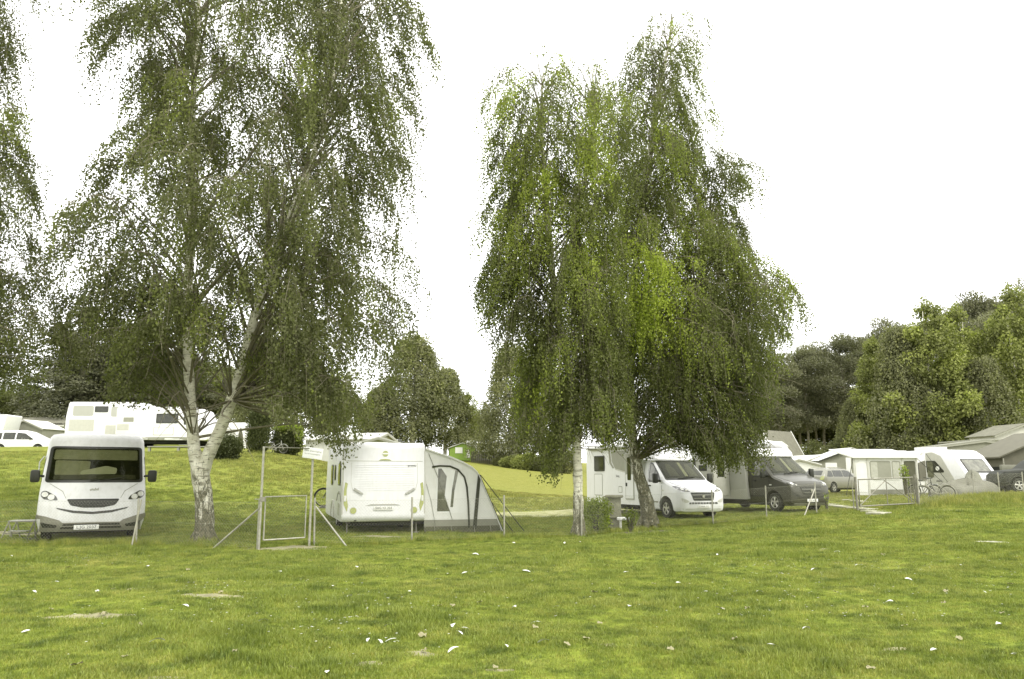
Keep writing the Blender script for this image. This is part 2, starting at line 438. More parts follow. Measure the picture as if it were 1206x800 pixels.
def boolean_cut(ob, cutter_mb):
    c = cutter_mb.build('cutter_tmp', UNDER, sm=False)
    md = ob.modifiers.new('b', 'BOOLEAN'); md.operation = 'DIFFERENCE'; md.object = c; md.solver = 'EXACT'
    par = ob.parent; ob.parent = None; loc = ob.location.copy()
    dg = bpy.context.evaluated_depsgraph_get(); dg.update()
    me = bpy.data.meshes.new_from_object(ob.evaluated_get(dg))
    ob.modifiers.clear(); ob.data = me; ob.parent = par
    bpy.data.objects.remove(c)
    smooth(me, 32)

def text(name, s, size, mat, parent, M, depth=.002):
    cu = bpy.data.curves.new(name, 'FONT'); cu.body = s; cu.size = size; cu.align_x = 'CENTER'; cu.align_y = 'CENTER'; cu.extrude = depth
    cu.resolution_u = 2
    t = bpy.data.objects.new('tmp', cu); COL.objects.link(t)
    dg = bpy.context.evaluated_depsgraph_get(); dg.update()
    me = bpy.data.meshes.new_from_object(t.evaluated_get(dg)); bpy.data.objects.remove(t)
    me.materials.clear(); me.materials.append(mat)
    me.transform(M)
    o = link(name, me, parent); o['kind'] = 'stuff'
    return o
def Mfront(x, y, z, tilt=0):   # text facing local +X
    return Matrix.Translation((x, y, z)) @ Matrix.Rotation(pi/2, 4, 'Z') @ Matrix.Rotation(pi/2 - tilt, 4, 'X')
def Mback(x, y, z): return Matrix.Translation((x, y, z)) @ Matrix.Rotation(-pi/2, 4, 'Z') @ Matrix.Rotation(pi/2, 4, 'X')
def Mright(x, y, z): return Matrix.Translation((x, y, z)) @ Matrix.Rotation(pi/2, 4, 'X')

def wheel(parent, x, y, r, w=.2, side=-1, spokes=5, rimmat=None):
    t = MB()
    prof = [(r*.64, -w/2), (r*.93, -w/2), (r, -w*.35), (r, w*.35), (r*.93, w/2), (r*.64, w/2)]
    n = 28; vs = []; fs = []
    for k in range(n):
        a = 2*pi*k/n
        vs += [(x + cos(a)*q, y + b, r + sin(a)*q) for q, b in prof]
    m = len(prof)
    for k in range(n):
        for j in range(m):
            fs.append((k*m + j, k*m + (j+1) % m, ((k+1) % n)*m + (j+1) % m, ((k+1) % n)*m + j))
    t.add(vs, fs); wo_ = t.build('wheel', TYRE, parent)
    rm = MB(); yo = y + side * w * .38
    rm.disc((x, yo - side*.05, r), r*.62, .02, 'y', 24)
    rm2 = MB(); rm2.ring((x, yo, r), r*.6, r*.05, 'y', 24, 6)
    for k in range(spokes):
        for dd in (-.16, .16):
            a = 2*pi*k/spokes + dd + pi/2
            rm2.tube([(x + cos(a - dd*.6)*r*.12, yo, r + sin(a - dd*.6)*r*.12), (x + cos(a)*r*.58, yo, r + sin(a)*r*.58)], r*.055, 5)
    rm2.disc((x, yo, r), r*.17, .04, 'y', 12)
    rm2.build('rim', rimmat or RIM, wo_)
    rm.build('brake_disc', UNDER, wo_)
    return wo_

def loft(rings, close=True):
    m = MB(); n = len(rings[0]); vs = [p for r in rings for p in r]; fs = []
    for i in range(len(rings) - 1):
        for k in range(n):
            fs.append((i*n + k, i*n + (k+1) % n, (i+1)*n + (k+1) % n, (i+1)*n + k))
    if close:
        fs += [tuple(range(n)), tuple((len(rings) - 1)*n + k for k in range(n))]
    return m.add(vs, fs)
def car_rings(st, belt=1.25, tum=.16, span=.95, nst=26):
    """stations (x, half width, z bottom, z top) -> smooth car body rings"""
    st = sorted(st); xs = np.array([s[0] for s in st])
    X = np.unique(np.concatenate([np.linspace(xs[0], xs[-1], nst), xs]))
    rings = []
    for x in X:
        w, zb, zt = (np.interp(x, xs, [s[i] for s in st]) for i in (1, 2, 3))
        def wz(z): return w * (1 - tum * max(0, (z - belt) / span) ** 1.15)
        half = [(0, zb), (w*.8, zb), (w*.95, zb + .04), (w*.985, zb + .12)]
        for t in (.25, .45, .62, .78): half.append((wz(zb + (zt - zb)*t), zb + (zt - zb)*t))
        zc = zt - .06; half += [(wz(zc)*.985, zc - .02), (wz(zc)*.93, zt - .02), (wz(zc)*.75, zt + .01), (wz(zc)*.4, zt + .035), (0, zt + .045)]
        ring = [(x, y, z) for y, z in half] + [(x, -y, z) for y, z in half[-2:0:-1]]
        rings.append(ring)
    return rings

# ------------------------------------------------------------------ foliage
def leaf_mesh(name, mat, pos, down, size, tone, asp=.75, rng=NR):
    """one rhombic blade per position; down = preferred axis (n,3)"""
    n = len(pos)
    ax = down + rng.normal(0, .45, (n, 3)); ax /= np.linalg.norm(ax, axis=1)[:, None]
    sd_ = rng.normal(0, 1, (n, 3)); sd_ -= ax * (sd_ * ax).sum(1)[:, None]; sd_ /= np.linalg.norm(sd_, axis=1)[:, None]
    nm = np.cross(ax, sd_)
    L = (size * rng.uniform(.7, 1.25, n))[:, None]
    a = pos; b = pos + ax * L * .45 + sd_ * L * asp * .5 + nm * L * .06; c = pos + ax * L; d = pos + ax * L * .45 - sd_ * L * asp * .5 + nm * L * .06
    v = np.stack([a, b, c, d], 1).reshape(-1, 3)
    me = bpy.data.meshes.new(name)
    me.vertices.add(4 * n); me.vertices.foreach_set('co', v.astype(np.float32).ravel())
    me.loops.add(4 * n); me.loops.foreach_set('vertex_index', np.arange(4 * n, dtype=np.int32))
    me.polygons.add(n); me.polygons.foreach_set('loop_start', np.arange(0, 4 * n, 4, dtype=np.int32))
    me.polygons.foreach_set('use_smooth', np.ones(n, dtype=bool))
    at_ = me.attributes.new('tone', 'FLOAT', 'POINT'); at_.data.foreach_set('value', np.repeat(np.clip(tone, 0, 1), 4).astype(np.float32))
    me.materials.append(mat); me.update(calc_edges=True)
    return me

def strands(starts, lens, outs, tones, spacing=.06, size=.065, spread=.05, rng=NR):
    n = np.maximum(2, (lens / spacing).astype(int)); idx = np.repeat(np.arange(len(starts)), n)
    cum = np.concatenate([[0], np.cumsum(n)[:-1]]); k = np.arange(n.sum()) - cum[idx]
    t = (k + rng.uniform(0, 1, len(k))) * spacing
    t = np.minimum(t, lens[idx])
    ph = rng.uniform(0, 6.28, len(starts))[idx]
    p = starts[idx].copy()
    p[:, :2] += outs[idx][:, :2] * (1 - np.exp(-t / .6))[:, None] * .55
    p[:, 0] += np.sin(t * 2.6 + ph) * .09 * t; p[:, 1] += np.cos(t * 2.2 + ph) * .09 * t
    p[:, 2] -= np.maximum(0, t - .12 * (1 - np.exp(-t / .3)))
    p += rng.normal(0, spread, p.shape) * np.array([1, 1, .5])
    down = np.zeros_like(p); down[:, 2] = -1; down[:, :2] = outs[idx][:, :2] * .25
    tone = tones[idx] + rng.normal(0, .10, len(p))
    return p, down, tone

def bark_tube(pts, rs, n=12, sub=6, rng=rnd, flare=0.0):
    P = [Vector(p) for p in pts]; out = []; ro = []
    for i in range(len(P) - 1):
        a = P[max(0, i - 1)]; b = P[i]; c = P[i + 1]; d = P[min(len(P) - 1, i + 2)]
        for k in range(sub):
            t = k / sub
            q = ((b * 2) + (c - a) * t + (a * 2 - b * 5 + c * 4 - d) * t * t + (-a + b * 3 - c * 3 + d) * t ** 3) / 2
            out.append(q); ro.append(rs[i] * (1 - t) + rs[i + 1] * t)
    out.append(P[-1]); ro.append(rs[-1])
    m = MB(); m.tube(out, ro, n)
    return m, out

def trunk_obj(name, mb, parent, mat, rough_top, base_z, seed=0):
    o = mb.build(name, mat, parent, ang=80); me = o.data
    a = me.attributes.new('rough_bark', 'FLOAT', 'POINT')
    r = random.Random(seed)
    vals = []
    for v in me.vertices:
        h = v.co.z - base_z
        vals.append(max(0.0, min(1.0, 1.15 - h / rough_top)))
        ang = math.atan2(v.co.y, v.co.x)
        k = .012 * sin(h * 9 + ang * 3) + .008 * sin(h * 23 + seed)
        v.co.x += k; v.co.y -= k
    a.data.foreach_set('value', vals)
    return o

def interp(x, tab):
    return np.interp(x, [t[0] for t in tab], [t[1] for t in tab])

def weeping_tree(name, base, stems, Yc, env, bottom, n_prim, per, mat, label, group=None, size=.066, lenf=1.0, tone_fn=None, seed=1, rough_top=2.2, spacing=.06, depthf=.42, limbs=(), f0=.17, gap=.55, topthin=.15, clear=0.0):
    """stems: list of (list of (px, py, Y), list of radii); env: (py, pxl, pxr); bottom: (px, py); all turned into metres at depth Yc"""
    rng = np.random.default_rng(seed); rr = random.Random(seed)
    root = empty(name, base, 0, label, 'tree', group)
    B = Vector(base)
    E = sorted((at(600, py, Yc).z, at(l, py, Yc).x, at(r_, py, Yc).x) for py, l, r_ in env)
    ez = [e[0] for e in E]; el = [e[1] for e in E]; er = [e[2] for e in E]
    Bt = sorted((at(px, py, Yc).x, at(px, py, Yc).z) for px, py in bottom)
    bx = [b[0] for b in Bt]; bz = [b[1] for b in Bt]
    # boughs are dealt out over the height in proportion to the crown's width there
    zc = np.linspace(max(ez[0], min(bz) + 1.0), ez[-1], 60); wz_ = np.interp(zc, ez, er) - np.interp(zc, ez, el)
    wz_ = wz_ ** 1.0; cdf = np.cumsum(wz_); cdf = (cdf - cdf[0]) / (cdf[-1] - cdf[0])
    stemP = []
    tm = MB()
    for pts, rs in stems:
        W3 = [at(*p) if isinstance(p, tuple) and p[1] is not None else p for p in pts]
        mb, path = bark_tube([w - B for w in W3], rs, 12)
        tm.add(mb.v, mb.f); stemP.append([p + B for p in path])
    # root flare
    for k in range(6):
        a = k * pi / 3 + .3; r0 = stems[0][1][0]
        tm.tube([(cos(a)*r0*1.45, sin(a)*r0*1.45, -.12), (cos(a)*r0*.95, sin(a)*r0*.95, .05), (cos(a)*r0*.5, sin(a)*r0*.5, .35)], [r0*.22, r0*.32, r0*.25], 6)
    trunk_obj('trunk', tm, root, BARK, rough_top, 0, seed)
    br = MB(); starts = []; lens = []; outs = []; tones = []
    zlo = min(bz) ; zhi = ez[-1]
    for i in range(n_prim):
        f = (i + rr.random()) / n_prim
        zt = float(np.interp(f, cdf, zc))
        xl = float(np.interp(zt - .5, ez, el)); xr = float(np.interp(zt - .5, ez, er))
        # the bough's tip, dealt evenly over the crown's cross-section at that height
        aa = i * 2.39996 + rr.uniform(-.5, .5); q = rr.random() ** .43 * (1 + .05 * sin(aa * 3 + zt * 1.7 + seed) + rr.gauss(0, .03))
        outer = q > .6
        if clear and q < .6 and sin(aa) < 0 and rr.random() < clear: continue
        hw = (xr - xl) / 2; tx = (xl + xr) / 2 + hw * q * cos(aa); ty = base[1] + max(.5, hw * 2 * depthf) * q * sin(aa)
        cand = [p for p in stemP if p[-1].z > zt - 2.5] or [max(stemP, key=lambda p: p[-1].z)]
        path = min(cand, key=lambda p: abs(min(p, key=lambda q: abs(q.z - zt)).x - tx) + rr.uniform(0, 2.5))
        hub = min(path, key=lambda q: abs(q.z - (zt - .8)))
        r = max(.3, math.hypot(tx - hub.x, ty - hub.y)); az = math.atan2(ty - hub.y, tx - hub.x); ca, sa = cos(az), sin(az)
        z0 = max(path[0].z + f0 + rr.uniform(0, 2.2) ** 1.3 * (zt > path[0].z + f0 + 3), zt - .25 - r * rr.uniform(.35, .75)); P = min(path, key=lambda q: abs(q.z - z0))
        droop = rr.uniform(.3, 1.0) * min(1.0, r * .5) * lenf
        path2 = []
        wob = rr.uniform(-.25, .25) * r
        for k in range(9):
            t = k / 8
            q = 1 - (1 - min(1, t / .68)) ** 1.7 if t < .68 else 1.0
            z = P.z + (zt - P.z) * q - (0 if t < .62 else droop * ((t - .62) / .38) ** 1.8)
            e = t ** .9
            path2.append(Vector((P.x + ca * r * e - sa * wob * sin(t * 3), P.y + sa * r * e + ca * wob * sin(t * 3), z)))
        r0 = .010 + .007 * r
        br.tube([p - B for p in path2], [r0 * (1 - .88 * k / 8) for k in range(9)], 5, False)
        clump = rr.gauss(0, .13)
        ns = int(per * (.55 + .45 * min(1, r / 2.2)) * rr.uniform(.65, 1.3) * (1 if outer else .75) * (1 - .45 * ((zt - zlo) / (zhi - zlo)) ** 3 * topthin / .15))
        wd = rr.uniform(.10, .30) + .03 * r
        # side branchlets that carry the hanging twigs
        for q in range(ns):
            t = 1 - rr.random() ** 1.5 * .62; kk = min(7, int(t * 8)); Q = path2[kk].lerp(path2[kk + 1], t * 8 - kk)
            lat = rr.gauss(0, wd * (1.25 - .5 * t)); fo = rr.gauss(0, .10)
            Sx = Q.x - sa * lat + ca * fo; Sy = Q.y + ca * lat + sa * fo; Sz = Q.z + rr.uniform(-.12, .10) - abs(lat) * .35
            zb = float(np.interp(Sx, bx, bz)) + rr.uniform(-.2, .45)
            L = (.35 + 1.25 * rr.random() ** 1.3) * lenf * (.45 + .55 * min(1, t * 1.1))
            L = min(L, Sz - zb)
            if L < .12 or Sz > zhi + .35: continue
            if rr.random() < .35:
                br.tube([Q - B, Vector(((Q.x + Sx)/2, (Q.y + Sy)/2, max(Q.z, Sz) + .02)) - B, Vector((Sx, Sy, Sz)) - B, Vector((Sx + ca*.1, Sy + sa*.1, Sz - L*.9)) - B], [.007, .006, .005, .002], 3, False)
            starts.append((Sx, Sy, Sz)); lens.append(L); outs.append((ca * .7, sa * .7, 0))
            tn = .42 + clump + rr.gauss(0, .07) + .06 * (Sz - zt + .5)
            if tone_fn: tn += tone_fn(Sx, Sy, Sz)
            tones.append(tn)
    for pts, rs in limbs:
        mb, path = bark_tube([at(*p) - B for p in pts], rs, 7, 4); br.add(mb.v, mb.f)
    o = br.build('branches', TWIG, root, ang=80); o['kind'] = 'stuff'
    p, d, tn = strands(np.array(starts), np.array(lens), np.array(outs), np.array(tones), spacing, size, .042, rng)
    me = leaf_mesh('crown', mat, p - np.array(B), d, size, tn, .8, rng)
    c = link('crown', me, root)
    print(name, 'leaves', len(p), 'strands', len(starts))
    return root

def cloud_leaves(blobs, n, size, rng, down=(0, 0, -.3), shell=.55, tonez=.25, asp=.8):
    """leaves scattered in ellipsoid clumps: (x, y, z, rx, ry, rz, weight)"""
    b = np.array(blobs); w = b[:, 6] / b[:, 6].sum(); k = rng.choice(len(b), n, p=w)
    u = rng.normal(0, 1, (n, 3)); u /= np.linalg.norm(u, axis=1)[:, None]
    r = rng.uniform(shell ** 3, 1, n) ** (1/3) * rng.uniform(.85, 1.15, n)
    p = b[k, :3] + u * r[:, None] * b[k, 3:6]
    cl = rng.normal(0, .13, len(b))
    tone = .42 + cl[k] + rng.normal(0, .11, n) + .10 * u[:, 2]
    d = np.tile(np.array(down, float), (n, 1)) + u * .5
    return p, d, tone

# ------------------------------------------------------------------ ground, track, patches
def ground():
    ys = np.concatenate([np.linspace(-40, 4, 14), np.linspace(4.6, 45, 110), np.geomspace(45.8, 900, 60)])
    nx = 180
    t = np.linspace(-1, 1, nx)
    V = []
    for y in ys:
        w = 30 + max(0, y) * 1.15
        xs = (t * .55 + .45 * t ** 3) * w
        V.append(np.stack([xs, np.full(nx, y), gzs(xs, np.full(nx, y))], 1))
    V = np.concatenate(V); fs = []
    for i in range(len(ys) - 1):
        for k in range(nx - 1):
            a = i*nx + k; fs.append((a, a + 1, a + nx + 1, a + nx))
    me = bpy.data.meshes.new('ground'); me.from_pydata(V.tolist(), [], fs); me.materials.append(GROUND)
    me.polygons.foreach_set('use_smooth', [True] * len(fs))
    o = link('ground', me); o['kind'] = 'structure'
ground()

def patch(name, cx, cy, rx, ry, mat, rot=0, h=.015, seed=0, n=26, kind='structure', edge=.3):
    r = random.Random(seed); m = MB(); vs = []; rings = 6
    prof = [1 + r.uniform(-edge, edge) for _ in range(n)]
    prof = [(prof[i - 1] + prof[i] * 2 + prof[(i + 1) % n]) / 4 for i in range(n)]
    c, s = cos(rot), sin(rot)
    vs.append((cx, cy, gz(cx, cy) + h))
    for j in range(1, rings + 1):
        for k in range(n):
            a = 2*pi*k/n; q = j / rings * prof[k]
            x, y = rx*q*cos(a), ry*q*sin(a); X, Y = cx + c*x - s*y, cy + s*x + c*y
            vs.append((X, Y, gz(X, Y) + (h if j < rings else -.02) + (.006 * sin(X*17) * cos(Y*13) if j < rings else 0)))
    fs = [(0, 1 + k, 1 + (k + 1) % n) for k in range(n)]
    for j in range(rings - 1):
        for k in range(n):
            fs.append((1 + j*n + k, 1 + (j+1)*n + k, 1 + (j+1)*n + (k+1) % n, 1 + j*n + (k+1) % n))
    m.add(vs, fs); o = m.build(name, mat, ang=80); o['kind'] = kind
    return o
BARE = [(1.2, 34.6, 6.0, 2.6)]     # (x, y, rx, ry) where no grass grows
def bare(px, Y, rx, ry, mat, seed, rot=0, name='bare_earth', edge=.3):
    p = on(px, Y); patch(name, p.x, p.y, rx, ry, mat, rot, .005, seed, edge=edge); BARE.append((p.x, p.y, rx * .8, ry * .8))
bare(493, 7.45, .20, .13, EARTH, 1); bare(433, 7.05, .17, .10, EARTH, 2); bare(726, 7.75, .16, .10, EARTH, 3)
bare(903, 7.95, .17, .09, EARTH, 4); bare(1168, 18.0, .42, .35, SLAB, 5); bare(588, 6.75, .12, .05, EARTH, 6)
bare(195, 6.6, .22, .07, EARTH, 7); bare(300, 6.6, .10, .06, EARTH, 8); bare(1055, 7.6, .12, .06, EARTH, 18)
bare(335, 18.6, 1.3, .75, EARTH, 9, 0, 'bare_earth'); bare(240, 20.2, 1.1, .8, EARTHD, 10, 0, 'bare_earth')
bare(725, 23.6, 2.2, 1.2, EARTHD, 11, .25, 'bare_earth'); bare(30, 22.4, 1.7, .6, EARTH, 12, 0, 'bare_earth')
bare(462, 22.4, 1.6, .35, EARTH, 13); bare(245, 11.0, .5, .16, EARTH, 19); bare(100, 9.5, .6, .16, EARTH, 20)
bare(970, 17.0, .3, .2, EARTH, 21); bare(1128, 27, .5, .6, EARTH, 22)
def strip(name, pts, w, mat, h=.02, kind='structure'):
    m = MB(); vs = []; fs = []; nn = 6
    P = []
    for i in range(len(pts) - 1):
        for k in range(8): P.append(Vector(pts[i]).lerp(Vector(pts[i+1]), k/8))
    P.append(Vector(pts[-1]))
    for i, p in enumerate(P):
        t = (P[min(i+1, len(P)-1)] - P[max(i-1, 0)]).normalized(); s_ = Vector((-t.y, t.x, 0)); ww = w * (1 + .12*sin(i*1.7))
        for k in range(nn + 1):
            q = p + s_ * ww * (k/nn - .5); vs.append((q.x, q.y, gz(q.x, q.y) + (h if 0 < k < nn else -.03)))
    for i in range(len(P) - 1):
        for k in range(nn): a = i*(nn+1) + k; fs.append((a, a+1, a+nn+2, a+nn+1))
    m.add(vs, fs); o = m.build(name, mat, ang=80); o['kind'] = kind
strip('gravel_track', [(-3.2, 33.5, 0), (-1, 34.2, 0), (1.5, 34.4, 0), (4.0, 36, 0), (8, 41, 0), (13, 47, 0)], 5.2, TRACK)

# slab path through the wide gate
path_root = empty('slab_path', on(985, 33)); tag(path_root, kind='structure')
P0 = path_root.location
for i, (px, Y) in enumerate(((968, 36.5), (977, 35.2), (986, 33.9), (995, 32.7), (1003, 31.6), (1011, 30.5), (1020, 29.3), (1029, 28.2), (1035, 26.8), (1002, 38.5), (1010, 37.2), (1018, 36))):
    p = on(px, Y); m = MB(); a = rnd.uniform(-.25, .25); M_ = Matrix.Translation(p - P0 + Vector((0, 0, .012))) @ Matrix.Rotation(a + .6, 4, 'Z')
    m.box(-.36, .36, -.26, .26, -.06, .03 + rnd.uniform(0, .015), M_); m.build('paving_slab', SLAB, path_root, bevel=.012)

# ------------------------------------------------------------------ grass
def tuft(name, mat, nb, hgt, rad, seed):
    r = random.Random(seed); m = MB()
    for i in range(nb):
        a = r.uniform(0, 2*pi); q = rad * math.sqrt(r.random()); x, y = q*cos(a), q*sin(a)
        h = hgt * r.uniform(.45, 1.15); w = .0022 * r.uniform(.8, 1.6) + hgt * .012; le = r.uniform(.1, .75) * h; b = r.uniform(0, 2*pi); c, s_ = cos(b), sin(b)
        d = r.uniform(0, 2*pi); dx, dy = cos(d)*w, sin(d)*w
        m.add([(x-dx, y-dy, -.01), (x+dx, y+dy, -.01), (x + c*le*.35 + dx*.8, y + s_*le*.35 + dy*.8, h*.6), (x + c*le*.35 - dx*.8, y + s_*le*.35 - dy*.8, h*.6), (x + c*le, y + s_*le, h)],
              [(0, 1, 2, 3), (3, 2, 4)])
    me = bpy.data.meshes.new(name); me.from_pydata(m.v, [], m.f); me.materials.append(mat)
    me.polygons.foreach_set('use_smooth', [True] * len(m.f))
    return bpy.data.objects.new(name, me)
def scatter(name, protos, pts, scl, idx):
    n = len(pts); me = bpy.data.meshes.new(name)
    me.vertices.add(n); me.vertices.foreach_set('co', pts.astype(np.float32).ravel())
    for nm, ty, dat in (('scl', 'FLOAT', scl), ('rotz', 'FLOAT', NR.uniform(0, 6.28, n)), ('idx', 'INT', idx)):
        a = me.attributes.new(nm, ty, 'POINT'); a.data.foreach_set('value', dat.astype(np.float32 if ty == 'FLOAT' else np.int32))
    o = link(name, me); o['kind'] = 'stuff'
    ng = bpy.data.node_groups.new(name, 'GeometryNodeTree')
    ng.interface.new_socket('Geometry', in_out='INPUT', socket_type='NodeSocketGeometry'); ng.interface.new_socket('Geometry', in_out='OUTPUT', socket_type='NodeSocketGeometry')
    N = ng.nodes; L = ng.links; gi = N.new('NodeGroupInput'); go = N.new('NodeGroupOutput')
    mp = N.new('GeometryNodeMeshToPoints'); L.new(gi.outputs[0], mp.inputs[0])
    ip = N.new('GeometryNodeInstanceOnPoints'); L.new(mp.outputs[0], ip.inputs['Points'])
    j = N.new('GeometryNodeJoinGeometry')
    for p in reversed(protos):
        oi = N.new('GeometryNodeObjectInfo'); oi.inputs['Object'].default_value = p; oi.inputs['As Instance'].default_value = True
        L.new(oi.outputs['Geometry'], j.inputs[0])
    L.new(j.outputs[0], ip.inputs['Instance']); ip.inputs['Pick Instance'].default_value = True
    def attr(nm, ty):
        a = N.new('GeometryNodeInputNamedAttribute'); a.data_type = ty; a.inputs['Name'].default_value = nm; return a.outputs[0]
    L.new(attr('idx', 'INT'), ip.inputs['Instance Index'])
    cx = N.new('ShaderNodeCombineXYZ'); L.new(attr('rotz', 'FLOAT'), cx.inputs[2]); L.new(cx.outputs[0], ip.inputs['Rotation'])
    L.new(attr('scl', 'FLOAT'), ip.inputs['Scale'])
    L.new(ip.outputs[0], go.inputs[0])
    md = o.modifiers.new('grass', 'NODES'); md.node_group = ng
    return o
def lawn():
    protos = [tuft('tuft', BLADE, 26, .029, .088, 1), tuft('tuft', BLADE, 28, .038, .09, 2), tuft('tuft', BLADEY, 20, .031, .085, 3), tuft('tuft', BLADE, 30, .056, .10, 4)]
    P = []; Sc = []; I = []
    for y0, y1, dens, sc in ((3.5, 9, 330, 1.0), (9, 14, 240, 1.1), (14, 22, 130, 1.3), (22, 34, 55, 1.7), (34, 50, 18, 2.3)):
        xm = y1 * .74 + 1.5
        n = int((y1 - y0) * 2 * xm * dens)
        x = NR.uniform(-xm, xm, n); y = NR.uniform(y0, y1, n)
        k = np.abs(x) < y * .72 + 1.5; x, y = x[k], y[k]
        for bx_, by_, rx, ry in BARE:
            k = ((x - bx_) / rx) ** 2 + ((y - by_) / ry) ** 2 > NR.uniform(.35, 1.25, len(x)); x, y = x[k], y[k]
        cl = np.sin(x * 1.3 + 2 * np.sin(y * .7)) * np.sin(y * 1.1 + np.cos(x * .9)) + .5 * np.sin(x * 3.7 + y * 2.9) * np.cos(y * 4.3 - x)
        s = sc * NR.uniform(.65, 1.15, len(x)) * (1 + .32 * np.clip(cl, -1, 1.4))
        i = np.where((cl > .85) & (NR.random(len(x)) < .5), 3, NR.integers(0, 3, len(x)))
        P.append(np.stack([x, y, gzs(x, y)], 1)); Sc.append(s); I.append(i)
    P = np.concatenate(P); print('grass', len(P))
    scatter('lawn_grass', protos, P, np.concatenate(Sc), np.concatenate(I))
    # tall rank grass under the fence, at tree feet and on the bank at the right
    tall = [tuft('tuft', BLADE, 22, .20, .10, 11), tuft('tuft', BLADEY, 18, .27, .10, 12)]
    P = []; Sc = []
    def line(a, b, n, w, s0):
        for _ in range(n):
            t = rnd.random(); q = a.lerp(b, t); x = q.x + rnd.gauss(0, w); y = q.y + rnd.gauss(0, w)
            P.append((x, y, gz(x, y))); Sc.append(rnd.uniform(.4, 1.0) * s0)
    FP = [on(px, Y) for px, Y in ((-40, 19.7), (160, 19.7), (300, 18.3), (372, 19.2), (485, 20.5), (594, 21.6), (684, 22.4), (766, 25.8), (840, 26.6), (903, 27.6), (964, 28.8), (1010, 29.2))]
    for i in range(len(FP) - 1):
        if i != 2: line(FP[i], FP[i+1], 170, .16, .75)
    line(on(1085, 30.5), on(1230, 32), 1500, .85, 1.25); line(on(1110, 31.5), on(1206, 32.5), 900, .6, 1.6)
    line(on(690, 23.2), on(760, 25), 160, .5, .8); line(on(225, 20), on(260, 20.3), 60, .35, .8)
    line(on(60, 19.6), on(170, 19.6), 160, .2, .9)
    P = np.array(P); scatter('rank_grass', tall, P, np.array(Sc), NR.integers(0, 2, len(P)))
    # daisies
    m = MB()
    for k in range(7):
        a = k * 2*pi/7; m.add([(0, 0, .035), (cos(a-.35)*.008, sin(a-.35)*.008, .037), (cos(a)*.013, sin(a)*.013, .036), (cos(a+.35)*.008, sin(a+.35)*.008, .037)], [(0, 1, 2, 3)])
    me = bpy.data.meshes.new('daisy'); me.from_pydata(m.v, [], m.f); me.materials.append(PAPER); fl = bpy.data.objects.new('daisy', me)
    P = []
    for _ in range(30):
        Y = rnd.uniform(8, 17); px = rnd.uniform(0, 1206); c = on(px, Y); n_ = rnd.randint(5, 26)
        for _ in range(n_):
            x = c.x + rnd.gauss(0, .7); y = c.y + rnd.gauss(0, .7); P.append((x, y, gz(x, y) + .012))
    for _ in range(150):
        c = on(rnd.uniform(800, 1206), rnd.uniform(9, 15)); P.append((c.x, c.y, c.z + .012))
    for _ in range(420):
        c = on(rnd.uniform(560, 690), rnd.uniform(30, 38)); P.append((c.x, c.y, c.z + .03))
    P = np.array(P); sc = NR.uniform(.6, 1.2, len(P)); sc[P[:, 1] > 25] *= 2.2
    scatter('daisy_flowers', [fl, fl], P, sc, np.zeros(len(P)))
lawn()

